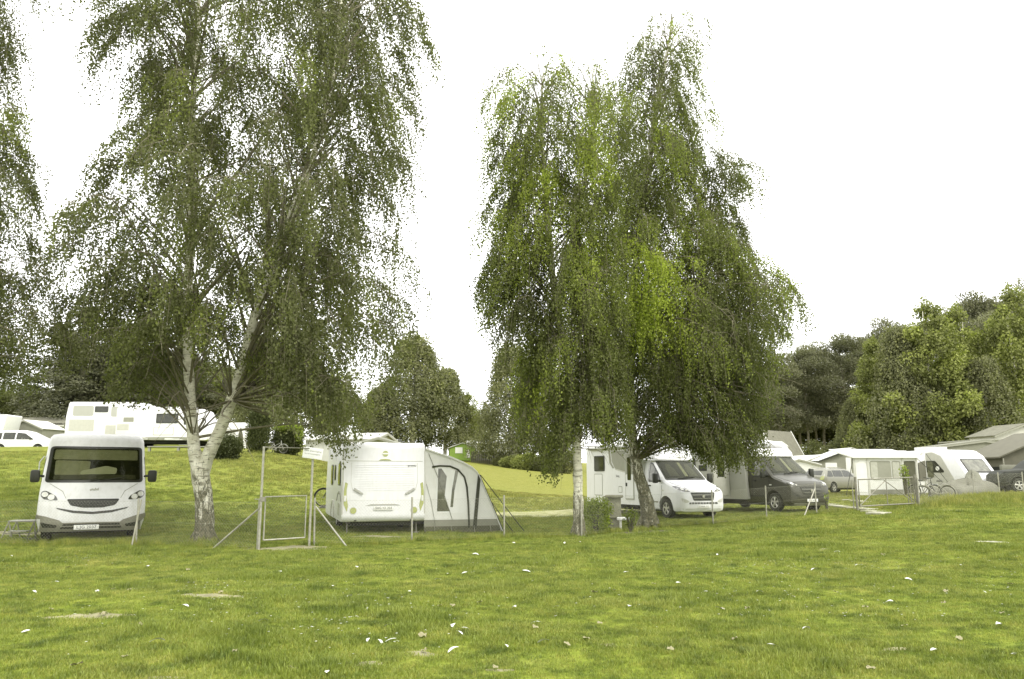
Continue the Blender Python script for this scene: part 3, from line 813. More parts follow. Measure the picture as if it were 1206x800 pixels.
# ------------------------------------------------------------------ vehicles
def motorhome_integrated():
    p = on(106, 20.5); head = R(-62); L = 6.8
    root = empty('motorhome', p + Vector((-cos(head), -sin(head), 0)) * L / 2, head,
                 'white coach built motorhome seen head-on at the far left, grey bumper and number plate', 'motorhome')
    root.location.z = p.z; root.scale = (1, 1.07, 1)
    hz = [.22, .30, .45, .62, .85, 1.05, 1.25, 1.40, 1.70, 2.05, 2.35, 2.48, 2.58, 2.66, 2.70]
    hw = [1.06, 1.10, 1.14, 1.155, 1.155, 1.15, 1.14, 1.13, 1.11, 1.09, 1.07, 1.06, 1.04, .99, .86]
    xf = [3.34, 3.40, 3.43, 3.42, 3.39, 3.34, 3.26, 3.18, 3.06, 2.93, 2.82, 2.74, 2.62, 2.45, 2.2]
    xr = [-3.3, -3.35, -3.4, -3.4, -3.4, -3.4, -3.4, -3.4, -3.4, -3.4, -3.4, -3.39, -3.37, -3.32, -3.2]
    Z = np.unique(np.concatenate([np.linspace(hz[0], hz[-1], 34), hz]))
    rings = []
    for z in Z:
        w, a, b = (float(np.interp(z, hz, q)) for q in (hw, xf, xr))
        ring = []
        for k in range(25):                    # front, superellipse plan
            t = -pi/2 + pi * k / 24
            yy = w * np.sign(sin(t)) * abs(sin(t)) ** .62; xx = a - .62 * (1 - abs(cos(t)) ** .55)
            ring.append((xx, yy, z))
        for k in range(5):
            t = pi/2 * k / 4; ring.append((b + .12 - .12 * sin(t), w - .12 + .12 * cos(t), z))
        for k in range(5):
            t = pi/2 * k / 4; ring.append((b + .12 - .12 * cos(t), -w + .12 - .12 * sin(t), z))
        rings.append(ring)
    body = loft(rings).build('body', DIRTY, root, ang=40)
    c = MB(); c.disc((2.35, 0, .32), .42, 3, 'y', 24); c.disc((-1.75, 0, .32), .42, 3, 'y', 24)
    t = bvh_of(body)
    boolean_cut(body, c)
    D = lambda *a, **k: decal(*a, **k)
    # windscreen: dark surround, interior, blind, cloth, pane
    ws = rounded([(-1.045, 1.42), (1.045, 1.42), (.99, 2.34), (-.99, 2.34)], .09)
    w = D('windscreen', BLACKG, root, t, ws, 'front', off=.010)
    D('cab_interior', INTER, w, t, rounded([(-.96, 1.49), (.96, 1.49), (.91, 2.27), (-.91, 2.27)], .05), 'front', off=.013, depth=.001)
    D('sun_blind', CURT, w, t, rounded([(-.90, 2.0), (.90, 1.99), (.88, 2.25), (-.88, 2.25)], .03), 'front', off=.017, depth=.001)
    D('curtain', CURT, w, t, rounded([(-.86, 1.60), (-.15, 1.62), (-.12, 1.96), (-.86, 1.98)], .05), 'front', off=.016, depth=.001)
    D('folded_cover', FABW, w, t, rounded([(-.34, 1.62), (.44, 1.63), (.46, 1.78), (.22, 1.84), (-.1, 1.76), (-.30, 1.72)], .05), 'front', off=.019, depth=.001)
    D('dashboard', SEAT, w, t, rounded([(-.88, 1.50), (.88, 1.50), (.86, 1.61), (-.86, 1.61)], .03), 'front', off=.021, depth=.001)
    D('pane', GLASS, w, t, rounded([(-.97, 1.48), (.97, 1.48), (.92, 2.28), (-.92, 2.28)], .05), 'front', off=.028, depth=-.024)
    for s, x0, x1 in ((1, .1, .78), (-1, -.1, .62)):
        q0 = hit(t, (9, x0, 1.47), Vector((-1, 0, 0)))[0]; q1 = hit(t, (9, x1 - s*.5, 1.60), Vector((-1, 0, 0)))[0]
        m = MB(); m.tube([q0 + Vector((.05, 0, 0)), q1 + Vector((.05, .35 if s > 0 else -.35, -.04))], .012, 5); m.build('wiper', BLACK, root)
    # bonnet lines
    for s in (1, -1):
        D('bonnet_seam', GREYP, root, t, [(s*.93, 1.40), (s*.94, 1.392), (s*.66, 1.20), (s*.58, 1.03), (s*.57, 1.035), (s*.648, 1.21)] if s > 0 else
          [(-.93, 1.40), (-.648, 1.21), (-.57, 1.035), (-.58, 1.03), (-.66, 1.20), (-.94, 1.392)], 'front', off=.004)
    for s in (1, -1):
        po = [(.73, .985), (.78, 1.09), (.99, 1.225), (1.085, 1.20), (1.10, 1.10), (1.02, 1.01)]
        h = D('headlight', LAMPD, root, t, rounded([(s*a, b) for a, b in po][::s], .04), 'front', off=.012)
        D('lamp_lens', LAMP, h, t, ell(s*1.00, 1.125, .062, .062), 'front', off=.028, depth=-.01, step=.1)
        D('lamp_lens', LAMP, h, t, ell(s*.87, 1.06, .068, .068), 'front', off=.028, depth=-.01, step=.1)
    g = D('grille', BLACK, root, t, rounded([(-.56, 1.015), (-.47, .86), (-.2, .80), (.2, .80), (.47, .86), (.56, 1.015)], .05), 'front', off=.008)
    for z in (.87, .92, .97):
        D('grille_slat', BLACKG, g, t, rrect(-.46 - (z-.87)*.5, z - .009, .46 + (z-.87)*.5, z + .009, .005), 'front', off=.02, depth=0)
    D('air_intake', BLACKG, root, t, [(-.76, .81), (-.72, .77), (-.4, .675), (0, .64), (.4, .675), (.72, .77), (.76, .81), (.4, .735), (0, .70), (-.4, .735)], 'front', off=.008)
    D('bumper', BUMPG, root, t, [(-1.06, .24), (1.06, .24), (1.15, .35), (1.13, .64), (.95, .60), (.66, .50), (.60, .445), (-.60, .445), (-.66, .50), (-.95, .60), (-1.13, .64), (-1.15, .35)], 'front', off=.03, depth=.03)
    D('bumper_slot', BLACK, root, t, rounded([(-.64, .30), (.64, .30), (.58, .42), (-.58, .42)], .02), 'front', off=.038)
    D('bumper_strip', BUMPG, root, t, rrect(-.63, .355, .63, .375, .005), 'front', off=.050, depth=-.02)
    for s in (1, -1):
        D('fog_recess', BLACK, root, t, rounded([(s*.72, .33), (s*.70, .39), (s*1.02, .46), (s*.98, .34)][::s], .02), 'front', off=.038)
    D('emblem', EMBL, root, t, [(-.10, 1.25), (-.04, 1.27), (0, 1.255), (.02, 1.29), (.05, 1.26), (.10, 1.29), (.09, 1.22), (.05, 1.23), (0, 1.22), (-.04, 1.23), (-.09, 1.21)], 'front', off=.01)
    pl = MB(); pl.box(3.475, 3.49, -.36, .16, .27, .385); pp = pl.build('number_plate', PLATE, root, bevel=.005)
    text('plate_lettering', 'L:JG 2037', .105, INK, pp, Mfront(3.4925, -.10, .328))
    # mirrors
    for s in (1, -1):
        m = MB(); m.tube([(3.0, s*1.08, 1.58), (3.12, s*1.22, 1.60)], .03, 8); arm = m
        o = arm.build('mirror_arm', BLACK, root)
        m = MB(); m.box(3.05, 3.17, s*1.15 if s > 0 else -1.35, 1.35 if s > 0 else -1.15, 1.43, 1.74); m.build('mirror', BLACK, root, bevel=.05)
    for s in (1, -1):
        wheel(root, 2.35, s*.93, .33, .22, s); wheel(root, -1.75, s*.93, .33, .22, s)
    u = MB(); u.box(-3.1, 3.0, -.85, .85, .17, .35); u.build('chassis', UNDER, root)
    # side windows, roof rail, grab handle
    for v in ('left', 'right'):
        D('side_window', DGLASS, root, t, rrect(1.75, 1.42, 2.6, 2.1, .08), v, off=.01)
        D('side_window', DGLASS, root, t, rrect(-.9, 1.35, .3, 1.9, .08), v, off=.012)
    m = MB(); m.tube([(2.2, -1.13, 1.55), (2.2, -1.22, 1.65), (2.2, -1.22, 1.95), (2.2, -1.13, 2.1)], .015, 6); m.build('grab_handle', WHITE, root)
    return root
motorhome_integrated()

def ducato_van(name, label, px, Y, head, cabmat, sidemat, plate, L=6.6, door_open=False, extras=None, seedx=0):
    """coach built camper on a panel van cab; +X is forward"""
    p = on(px, Y)                          # point below the front bumper's middle
    h = Vector((cos(head), sin(head), 0))
    root = empty(name, p - h * 3.0, head, label, 'motorhome'); root.location.z = gz(p.x, p.y)
    q = p - h * 6.0; dzz = (gz(p.x, p.y) - gz(q.x, q.y)) * .5
    st = [(3.02, .72, .40, .72), (2.99, .84, .30, .86), (2.93, .93, .25, .99), (2.78, .985, .23, 1.10), (2.5, 1.01, .23, 1.20), (2.2, 1.02, .24, 1.29), (2.02, 1.02, .25, 1.36),
          (1.85, 1.02, .26, 1.52), (1.1, 1.02, .28, 2.16), (.98, 1.02, .28, 2.22), (.55, 1.02, .28, 2.27)]
    cab = loft(car_rings(st, 1.22, .15, .95, 34)).build('cab', cabmat, root, ang=38)
    t = bvh_of(cab)
    c = MB(); c.disc((2.12, 0, .36), .44, 3, 'y', 28); boolean_cut(cab, c)
    D = lambda *a, **k: decal(*a, **k)
    # windscreen
    ws = rounded([(-.90, 1.37), (.90, 1.37), (.80, 2.10), (-.80, 2.10)], .07)
    w = D('windscreen', BLACKG, root, t, ws, 'front', off=.008)
    D('cab_interior', INTER, w, t, rounded([(-.84, 1.44), (.84, 1.44), (.75, 2.06), (-.75, 2.06)], .05), 'front', off=.012, depth=.001, step=.1)
    for s in (-1, 1):
        D('seat', SEAT, w, t, rounded([(s*.22, 1.5), (s*.24, 1.80), (s*.30, 1.84), (s*.32, 1.96), (s*.52, 1.96), (s*.54, 1.84), (s*.60, 1.80), (s*.62, 1.5)][::s], .04), 'front', off=.017, depth=.001, step=.1)
    D('blind', CURT, w, t, rounded([(.02, 1.5), (.16, 1.5), (.16, 2.02), (.05, 2.02)], .03), 'front', off=.016, depth=.001, step=.1)
    D('pane', GLASS, w, t, rounded([(-.85, 1.43), (.85, 1.43), (.76, 2.07), (-.76, 2.07)], .05), 'front', off=.026, depth=-.022, step=.1)
    for s in (-1, 1):
        m = MB(); a = hit(t, (9, s*.1 - .3, 1.40), Vector((-1, 0, 0)))[0]; b = hit(t, (9, s*.1 + .25, 1.47), Vector((-1, 0, 0)))[0]
        m.tube([a + Vector((.04, 0, .02)), b + Vector((.04, 0, .02))], .012, 5); m.build('wiper', BLACK, root)
    # doors and side glass
    for v in ('right', 'left'):
        dw = D('door_window', BLACKG, root, t, rounded([(1.0, 1.30), (1.86, 1.30), (1.62, 1.62), (1.16, 2.02), (1.0, 2.04)], .05), v, off=.008)
        D('pane', GGLASS, dw, t, rounded([(1.06, 1.35), (1.38, 1.35), (1.38, 1.78), (1.16, 1.96), (1.06, 1.98)], .04), v, off=.014, depth=-.01)
        D('pane', GGLASS, dw, t, rounded([(1.43, 1.35), (1.74, 1.35), (1.56, 1.6), (1.43, 1.72)], .04), v, off=.014, depth=-.01)
        D('door_seam', UNDER, root, t, [(.93, .5), (.945, .5), (.945, 1.98), (.93, 1.98)], v, off=.003)
        D('door_seam', UNDER, root, t, [(1.70, .52), (1.715, .52), (1.90, .88), (1.90, 1.26), (1.885, 1.26), (1.885, .88)], v, off=.003)
        D('side_moulding', BLACK if cabmat is DARKP else GREYP, root, t, rrect(.6, .55, 1.62, .60, .01), v, off=.012)
        D('door_handle', BLACK, root, t, rrect(1.0, 1.14, 1.16, 1.19, .015), v, off=.03)
        D('indicator', LAMP, root, t, rrect(1.90, .98, 2.02, 1.02, .01), v, off=.01)
    # headlights, wrap around the corner
    for s in (1, -1):
        hl = D('headlight', LAMPD, root, t, rounded([(s*.52, .955), (s*.56, .985), (s*.90, 1.16), (s*.975, 1.15), (s*.955, 1.06), (s*.80, .97)][::s], .03), 'front', off=.010, step=.08)
        D('lamp_lens', LAMP, hl, t, ell(s*.80, 1.045, .055, .045), 'front', off=.02, depth=-.01, step=.08)
        D('lamp_lens', CHROME, hl, t, ell(s*.67, .995, .04, .022), 'front', off=.02, depth=-.01, step=.08)
        D('fog_recess', BLACK if cabmat is DARKP else CREAM, root, t, rounded([(s*.60, .60), (s*.66, .66), (s*.90, .74), (s*.88, .62), (s*.76, .56)][::s], .03), 'front', off=.006, step=.1)
        D('bonnet_seam', UNDER, root, t, [(s*.50, 1.0), (s*.80, 1.20), (s*.86, 1.30), (s*.865, 1.295), (s*.81, 1.19), (s*.51, .995)][::s], 'front', off=.003, step=.15)
    g = D('grille', BLACK, root, t, rounded([(-.53, .93), (-.42, .64), (.42, .64), (.53, .93)], .05), 'front', off=.008)
    for z in (.72, .84):
        D('grille_bar', CHROME, g, t, rrect(-.42 - (z - .7)*.35, z - .006, .42 + (z - .7)*.35, z + .006, .004), 'front', off=.02, depth=-.003)
    e = MB(); e.disc((3.03, 0, .80), .058, .03, 'x', 20); e.build('emblem', CHROME, root)
    D('lower_intake', BLACK, root, t, rounded([(-.62, .52), (.62, .52), (.60, .585), (-.60, .585)], .02), 'front', off=.008)
    for i in range(9):
        D('intake_tooth', cabmat, root, t, rrect(-.54 + i*.125, .525, -.51 + i*.125, .58, .005), 'front', off=.012, depth=-.002)
    if cabmat is DARKP:
        D('bumper_lip', BUMPG, root, t, rounded([(-.80, .25), (.80, .25), (.84, .33), (-.84, .33)], .03), 'front', off=.02)
    else:
        D('bumper_seam', GREYP, root, t, rrect(-.85, .335, .85, .35, .005), 'front', off=.004)
    xp = hit(t, (9, 0, .43), Vector((-1, 0, 0)))[0].x
    pl = MB(); pl.box(xp + .015, xp + .03, -.26, .26, .375, .487); pp = pl.build('number_plate', PLATE, root, bevel=.005)
    text('plate_lettering', plate, .10, INK, pp, Mfront(xp + .0325, 0, .431))
    for s in (1, -1):
        m = MB(); m.tube([(1.72, s*.98, 1.33), (1.80, s*1.14, 1.37)], .035, 8); m.build('mirror_arm', BLACK, root)
        m = MB(); m.box(1.74, 1.86, s*1.12 if s > 0 else -1.33, 1.33 if s > 0 else -1.12, 1.26, 1.62); o = m.build('mirror', BLACK, root, bevel=.04)
        wheel(root, 2.12, s*.90, .345, .22, s); wheel(root, -1.85, s*.93, .345, .22, s)
    # living box
    xb0, xb1, w2 = .62 - L + 3.0, .62, 1.14
    prof = rounded([(xb0, .45), (xb0, 2.74), (xb1 - .25, 2.76), (xb1 + .12, 2.55), (xb1 - .02, 2.2), (xb1 + .16, .42), (-1.35, .42), (-1.42, .62), (-2.28, .62), (-2.35, .42)], .06, 3)
    m = MB(); m.prism(prof, -w2, w2); box = m.build('living_box', sidemat, root, bevel=.0)
    tb = bvh_of(box)
    # overcab cap
    rings = []
    for x, zb, zt, ww in ((1.28, 2.10, 2.14, .70), (1.24, 2.07, 2.22, .88), (1.10, 2.07, 2.36, .98), (.85, 2.10, 2.54, 1.06), (.5, 2.15, 2.70, 1.12), (.1, 2.2, 2.79, 1.145), (-.4, 2.3, 2.82, 1.145)):
        half = [(0, zb), (ww*.9, zb), (ww, zb + .03)] + [(ww * (1 - .05*k/3), zb + (zt - zb)*k/4) for k in (1, 2, 3)] + [(ww*.86, zt - .02), (ww*.5, zt + .015), (0, zt + .025)]
        rings.append([(x, y, z) for y, z in half] + [(x, -y, z) for y, z in half[-2:0:-1]])
    cap = loft(rings).build('overcab_cap', WHITE, root, ang=45); tc = bvh_of(cap)
    if cabmat is DARKP:
        D('roof_light', SOLAR, root, tc, rounded([(1.02, -.62), (.30, -.78), (.30, .78), (1.02, .62)], .1), 'top', off=.015)
    else:
        D('roof_light', SOLAR, root, tc, rounded([(.72, -.45), (.25, -.50), (.25, .50), (.72, .45)], .08), 'top', off=.015)
        D('cap_emblem', EMBL, root, tc, [(.10, 2.22), (.30, 2.18), (.42, 2.24), (.28, 2.26), (.2, 2.25)], 'front', off=.01)
    m = MB(); m.box(xb0 + .05, -.35, -1.1, 1.1, 2.70, 2.80); m.build('roof', ROOFW, root, bevel=.04)
    m = MB(); m.box(-2.4, -1.8, -.35, .35, 2.8, 2.92); m.build('roof_hatch', ROOFW, root, bevel=.03)
    m = MB(); m.tube([(xb0 + .4, -1.21, 2.66), (.35, -1.21, 2.66)], .075, 10); m.build('rolled_awning', SILVER, root)
    # side details
    if not door_open:
        D('grey_panel', GREYP, root, tb, rounded([(.60, 2.52), (-1.55, 2.52), (-1.50, 2.1), (-1.25, 1.82), (-.6, 1.72), (.54, 1.55)], .05), 'right', off=.006)
        D('pale_stripe', CREAM, root, tb, [(-1.25, 1.82), (-1.22, 1.77), (-.6, 1.67), (.58, 1.49), (.58, 1.55), (-.6, 1.72)], 'right', off=.012)
        D('rear_panel_stripe', GREYP, root, tb, [(-1.75, 2.55), (-1.62, 2.55), (-1.55, 2.05), (-1.30, 1.83), (-1.45, 1.83), (-1.70, 2.05)], 'right', off=.01)
        sw = D('side_window', BLACKG, root, tb, rrect(-2.95, 1.72, -2.1, 2.36, .06), 'right', off=.03)
        D('pane', DGLASS, sw, tb, rrect(-2.9, 1.77, -2.15, 2.31, .05), 'right', off=.036, depth=-.01)
        d = D('entrance_door', SILVER, root, tb, rrect(-.45, .60, .18, 2.42, .05), 'right', off=.018)
        D('door_upper', GREYP, d, tb, rrect(-.40, 1.60, .13, 2.38, .03), 'right', off=.022, depth=-.01)
        D('door_lower', sidemat, d, tb, rrect(-.41, .66, .14, 1.58, .03), 'right', off=.022, depth=-.01)
        D('door_pane', DGLASS, d, tb, rrect(-.26, 1.36, .0, 2.25, .04), 'right', off=.032, depth=-.02)
        D('door_handle', BLACK, d, tb, rrect(-.40, 1.12, -.30, 1.26, .02), 'right', off=.04, depth=-.02)
        D('locker_door', GREYP, root, tb, rrect(-3.0, .72, -2.3, 1.62, .04), 'right', off=.004)
        D('locker_panel', sidemat, root, tb, rrect(-2.97, .75, -2.33, 1.59, .03), 'right', off=.008)
        D('service_flap', GREYP, root, tb, rrect(-1.0, .86, -.72, 1.12, .04), 'right', off=.006); D('service_flap_door', sidemat, root, tb, rrect(-.97, .88, -.75, 1.09, .03), 'right', off=.010)
        text('side_lettering', 'living', .13, INK, root, Mright(-1.05, -w2 - .004, 1.52), .001)
        D('wheel_arch', GREYP, root, tb, [(-2.34, .44), (-2.27, .70), (-1.43, .70), (-1.36, .44), (-1.42, .44), (-1.47, .65), (-2.23, .65), (-2.29, .44)], 'right', off=.012)
    else:
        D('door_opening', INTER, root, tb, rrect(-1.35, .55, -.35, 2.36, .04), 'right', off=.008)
        D('door_frame', CREAM, root, tb, rrect(-1.40, .50, -1.34, 2.40, .01), 'right', off=.016); D('door_frame', CREAM, root, tb, rrect(-.36, .50, -.30, 2.40, .01), 'right', off=.016)
        D('fly_screen', SILVER, root, tb, rrect(-1.02, .58, -.72, 2.30, .01), 'right', off=.014); D('hanging_towel', YCLOTH, root, tb, rounded([(-.66, .66), (-.42, .62), (-.40, 2.25), (-.62, 2.3)], .04), 'right', off=.02)
        dm = MB(); dm.box(-.32, -.26, -1.95, -1.15, .55, 2.38); dr = dm.build('entrance_door', CREAM, root, bevel=.02)
        k = MB(); k.box(-.325, -.255, -1.75, -1.4, 1.3, 2.1); k.build('door_pane', DGLASS, dr)
        for x0, z0 in ((-2.28, 1.55), (-2.28, .85)):
            D('vent_grille', BLACK, root, tb, rrect(x0, z0, x0 + .55, z0 + .24, .02), 'right', off=.01)
        D('side_window', DGLASS, root, tb, rrect(-3.1, 1.5, -2.5, 2.1, .06), 'right', off=.02)
        m = MB(); m.box(-1.25, -.45, -1.75, -1.2, .20, .24); m.build('entrance_step', GALVD, root, bevel=.01)
        text('side_lettering', 'compact', .10, INK, root, Mright(-2.0, -w2 - .004, 1.33), .001)
    for v in ('left',):
        D('side_window', DGLASS, root, tb, rrect(-2.4, 1.5, -1.2, 2.1, .06), v, off=.02); D('side_window', DGLASS, root, tb, rrect(-.6, 1.5, .3, 2.1, .06), v, off=.02)
    u = MB(); u.box(xb0 + .2, 2.4, -.8, .8, .22, .44); u.build('chassis', UNDER, root)
    return root
ducato_van('camper_van', 'white semi-integrated motorhome parked behind the leaning birch trunk, white cab facing right', 829, 29.3, R(-67), WHITE, WHITE, 'E WA 315', L=7.3)
ducato_van('camper_van', 'motorhome with dark anthracite cab, white roof cap and open side door', 957, 30.5, R(-66), DARKP, SILVER, 'LD 3410', door_open=True)

def caravan_b():
    c0 = on(401, 23.0); head = R(107); h = Vector((cos(head), sin(head), 0)); r_ = Vector((sin(head), -cos(head), 0))
    L, w = 6.2, 1.2
    cen = c0 + h * L/2 + r_ * w
    root = empty('caravan', (cen.x, cen.y, c0.z + .0), head, 'white touring caravan seen from behind, round emblem and two round lamps, awning on its right', 'caravan')
    prof = rounded([(-L/2 + .10, .34), (-L/2, .46), (-L/2 + .02, 1.5), (-L/2 + .16, 2.50), (-L/2 + .34, 2.60), (L/2 - .8, 2.58), (L/2 - .25, 2.2), (L/2, 1.3), (L/2 - .05, .40), (L/2 - .3, .34)], .10, 4)
    m = MB(); m.prism(prof, -w, w); body = m.build('body', WHITE, root, bevel=.03); t = bvh_of(body)
    D = lambda *a, **k: decal(*a, **k)
    # rear corner mouldings
    for s in (1, -1):
        D('corner_moulding', CREAM, root, t, [(s*1.165, .40), (s*1.19, .40), (s*1.19, 2.55), (s*1.165, 2.55)][::s], 'back', off=.012, step=.2)
        tl = D('tail_light', REDL, root, t, rounded([(s*1.04, 1.42), (s*1.12, 1.46), (s*1.15, 1.2), (s*1.15, .85), (s*1.05, .62), (s*1.02, .8), (s*1.07, 1.05), (s*1.07, 1.25)][::s], .03), 'back', off=.012, step=.15)
        D('lamp_lens', LAMP, tl, t, rrect(min(s*1.075, s*1.135), .92, max(s*1.075, s*1.135), 1.08, .02), 'back', off=.03, depth=-.012)
        f = D('fog_lamp', REDL, root, t, ell(s*.87, .66, .085, .085), 'back', off=.02, step=.2)
        D('lamp_rim', CREAM, f, t, [(s*.87 + .10*cos(a), .66 + .10*sin(a)) for a in [2*pi*k/16 for k in range(16)]], 'back', off=.014, step=.2)
        D('grab_handle', SILVER, root, t, rounded([(s*.88, 1.24), (s*.62, 1.10), (s*.60, 1.14), (s*.86, 1.30)][::s], .015), 'back', off=.05, depth=-.01, step=.2)
        D('reflector', BLACK, root, t, rrect(s*.80 - .035, .365, s*.80 + .035, .395, .005), 'back', off=.01)
    D('panel_seam', CREAM, root, t, rrect(-1.12, 2.05, 1.12, 2.066, .004), 'back', off=.006)
    D('panel_seam', CREAM, root, t, [(-.96, 2.0), (-.95, 2.0), (-.95, 1.45), (-.90, 1.25), (-.70, 1.12), (-.70, 1.11), (-.91, 1.24), (-.96, 1.44)], 'back', off=.006)
    D('panel_seam', CREAM, root, t, [(.96, 2.0), (.96, 1.44), (.91, 1.24), (.70, 1.11), (.70, 1.12), (.90, 1.25), (.95, 1.45), (.95, 2.0)], 'back', off=.006)
    for i in range(12):
        z = 1.22 + i * .065
        D('panel_rib', WHITE, root, t, rrect(-.86, z, .86, z + .02, .008), 'back', off=.010, step=.4)
    e = D('emblem', REDL, root, t, ell(-.02, 2.27, .085, .085), 'back', off=.014, step=.3); D('emblem_band', PLATE, e, t, rrect(-.11, 2.25, .07, 2.29, .005), 'back', off=.02, depth=-.012)
    D('brake_light', REDL, root, t, rounded([(-.19, 2.075), (.17, 2.075), (.12, 2.105), (-.01, 2.12), (-.14, 2.105)], .01), 'back', off=.02)
    D('number_plate_trim', SILVER, root, t, rounded([(-.48, .80), (.52, .80), (.36, .84), (-.30, .84)], .01), 'back', off=.015)
    pl = MB(); xb = -L/2 - .02; pl.box(xb - .015, xb, -.26, .29, .67, .78); pp = pl.build('number_plate', PLATE, root, bevel=.004); text('plate_lettering', 'SHG IO 303', .095, INK, pp, Mback(xb - .0175, .015, .725))
    text('rear_lettering', 'premio', .085, INK, root, Mback(-L/2 - .005 + .075, -.80, 1.93), .004)
    # left side (seen): windows, flaps, wheel
    for a, b, c, d in ((-2.6, 1.35, -1.95, 2.02), (-.9, 1.5, -.45, 1.98), (.1, 1.35, .75, 2.0)):
        fr = D('side_window', BLACKG, root, t, rrect(a, b, c, d, .1), 'left', off=.02); D('pane', DGLASS, fr, t, rrect(a + .04, b + .04, c - .04, d - .04, .08), 'left', off=.03, depth=-.012)
    D('wheel_arch', CREAM, root, t, [(-.55, .36), (-.50, .62), (-.3, .80), (.3, .80), (.5, .62), (.55, .36), (.6, .36), (.58, .70), (.35, .88), (-.35, .88), (-.58, .70), (-.6, .36)], 'left', off=.02)
    D('curved_stripe', GREYP, root, t, [(-2.9, .9), (-2.6, 1.14), (-2.2, 1.2), (-1.7, 1.12), (-1.4, .9), (-1.5, .9), (-1.75, 1.06), (-2.2, 1.13), (-2.55, 1.08), (-2.8, .9)], 'left', off=.012)
    D('service_flap', SILVER, root, t, rrect(-2.5, .5, -2.0, .85, .04), 'left', off=.012)
    for s in (1, -1):
        wheel(root, 0, s*.98, .31, .18, s)
        m = MB(); m.tube([(-L/2 + .35, s*1.0, .38), (-L/2 + .30, s*1.0, .02)], .02, 6); m.box(-L/2 + .22, -L/2 + .38, s*1.0 - .08, s*1.0 + .08, -.02, .03); m.build('corner_steady', GALVD, root)
    u = MB(); u.box(-2.8, 2.7, -.9, .9, .22, .34); u.tube([(2.6, .5, .3), (4.1, 0, .42)], .04, 6); u.tube([(2.6, -.5, .3), (4.1, 0, .42)], .04, 6); u.tube([(3.7, 0, .5), (3.7, 0, .02)], .03, 6); u.build('chassis', UNDER, root)
    m = MB(); m.box(-1.2, -.6, -.35, .35, 2.58, 2.68); m.build('roof_hatch', ROOFW, root, bevel=.03)
    m = MB(); m.box(-L/2 + .3, L/2 - .9, -1.215, -1.17, 2.50, 2.56); m.build('awning_rail', SILVER, root)
    # awning: own thing beside the caravan
    aw = empty('awning', root.matrix_basis @ Vector((0, 0, 0)), head, 'pale grey inflatable caravan awning with black beams and dark skirt', 'awning')
    ys = -w - .01; x0 = -L/2 + .22; x1 = 1.1
    pf = [(0, 2.46), (.35, 2.34), (.75, 2.22), (1.15, 2.06), (1.45, 1.90), (1.60, 1.76), (1.66, 1.66), (2.40, .0)]
    outer = [(ys - d, z) for d, z in pf]
    m = MB()
    n = len(outer); vs = [(x0 - .06, y, z) for y, z in outer] + [(x1 + .06, y, z) for y, z in outer] + [(x0 - .06, y, z - .05) for y, z in outer] + [(x1 + .06, y, z - .05) for y, z in outer]
    fs = [(i, i + 1, n + i + 1, n + i) for i in range(n - 1)] + [(2*n + i, 3*n + i, 3*n + i + 1, 2*n + i + 1) for i in range(n - 1)] + [(i, 2*n + i, 2*n + i + 1, i + 1) for i in range(n - 1)] + [(n + i, n + i + 1, 3*n + i + 1, 3*n + i) for i in range(n - 1)]
    m.add(vs, fs); m.build('roof_fabric', FABL, aw, ang=50)
    def panel(name, mat, x, poly, th=.012, parent=aw):
        m = MB(); m.prism([(ys - d, z) for d, z in poly], x - th, x, 'x'); return m.build(name, mat, parent)
    ep = panel('end_wall', FABL, x0, [(0, .28), (0, 2.44)] + pf[1:-1] + [(2.28, .28)])
    panel('mud_wall', FABM, x0 + .001, [(0, .14), (0, .36), (2.24, .36), (2.34, .14)], .02)
    panel('skirt', FABD, x0 + .002, [(0, -.06), (0, .17), (2.36, .17), (2.44, -.06)], .03)
    win = panel('window', FABW, x0 - .013, rounded([(.34, .55), (.36, 1.95), (.95, 1.88), (1.22, 1.60), (1.28, .55)], .18), .006)
    panel('clear_pane', GGLASS, x0 - .018, [(.38, .60), (.40, 1.85), (.50, 1.85), (.66, 1.62), (.60, 1.0), (.78, .60)], .004, win)
    panel('clear_pane', GGLASS, x0 - .018, [(.92, 1.80), (1.02, 1.80), (.90, 1.2), (.86, .72), (.78, .72), (.82, 1.2)], .004, win)
    def strap(name, pts, wd, mat=ROPE, x=None):
        x = x0 - .03 if x is None else x
        m = MB()
        m.tube([(x, ys - d, z) for d, z in pts], wd, 6); return m.build(name, mat, aw)
    strap('zip_beam', [(.22, 1.90), (.45, 1.93), (.75, 1.92), (1.0, 1.82), (1.20, 1.60), (1.28, 1.3), (1.33, .8), (1.36, .12)], .028)
    m = MB(); m.prism([(ys - d, z) for d, z in ((1.62, 1.70), (1.70, 1.66), (1.58, .08), (1.47, .08))], x0 - .05, x0 - .02, 'x'); m.build('corner_beam', ROPE, aw)
    strap('seam', [(.1, 2.3), (.35, 1.7), (.62, 1.0), (.85, .35)], .008, FABM); strap('seam', [(.05, 1.4), (.2, .9), (.35, .15)], .006, FABM)
    strap('edge_piping', [(1.68, 1.64), (2.40, .05)], .016)
    fw = MB(); fw.prism([(0, 0)] * 0 or [(ys - 1.60, 1.72), (ys - 1.66, 1.66), (ys - 2.40, 0), (ys - 2.34, 0)], x0, x1, 'x'); fw.build('front_wall', FABL, aw)
    bw = MB(); bw.prism([(ys - d, z) for d, z in [(0, 0), (0, 2.4)] + pf[1:]], x1, x1 + .012, 'x'); bw.build('end_wall', FABL, aw)
    for (d, z), (d2, x2) in (((1.70, 1.66), (2.95, -.45)), ((2.05, .85), (2.62, -.35))):
        a = Vector((x0 - .03, ys - d, z)); b = Vector((x0 + x2, ys - d2, 0.0)); m = MB(); m.tube([a, b], .014, 5); m.build('guy_rope', ROPE, aw)
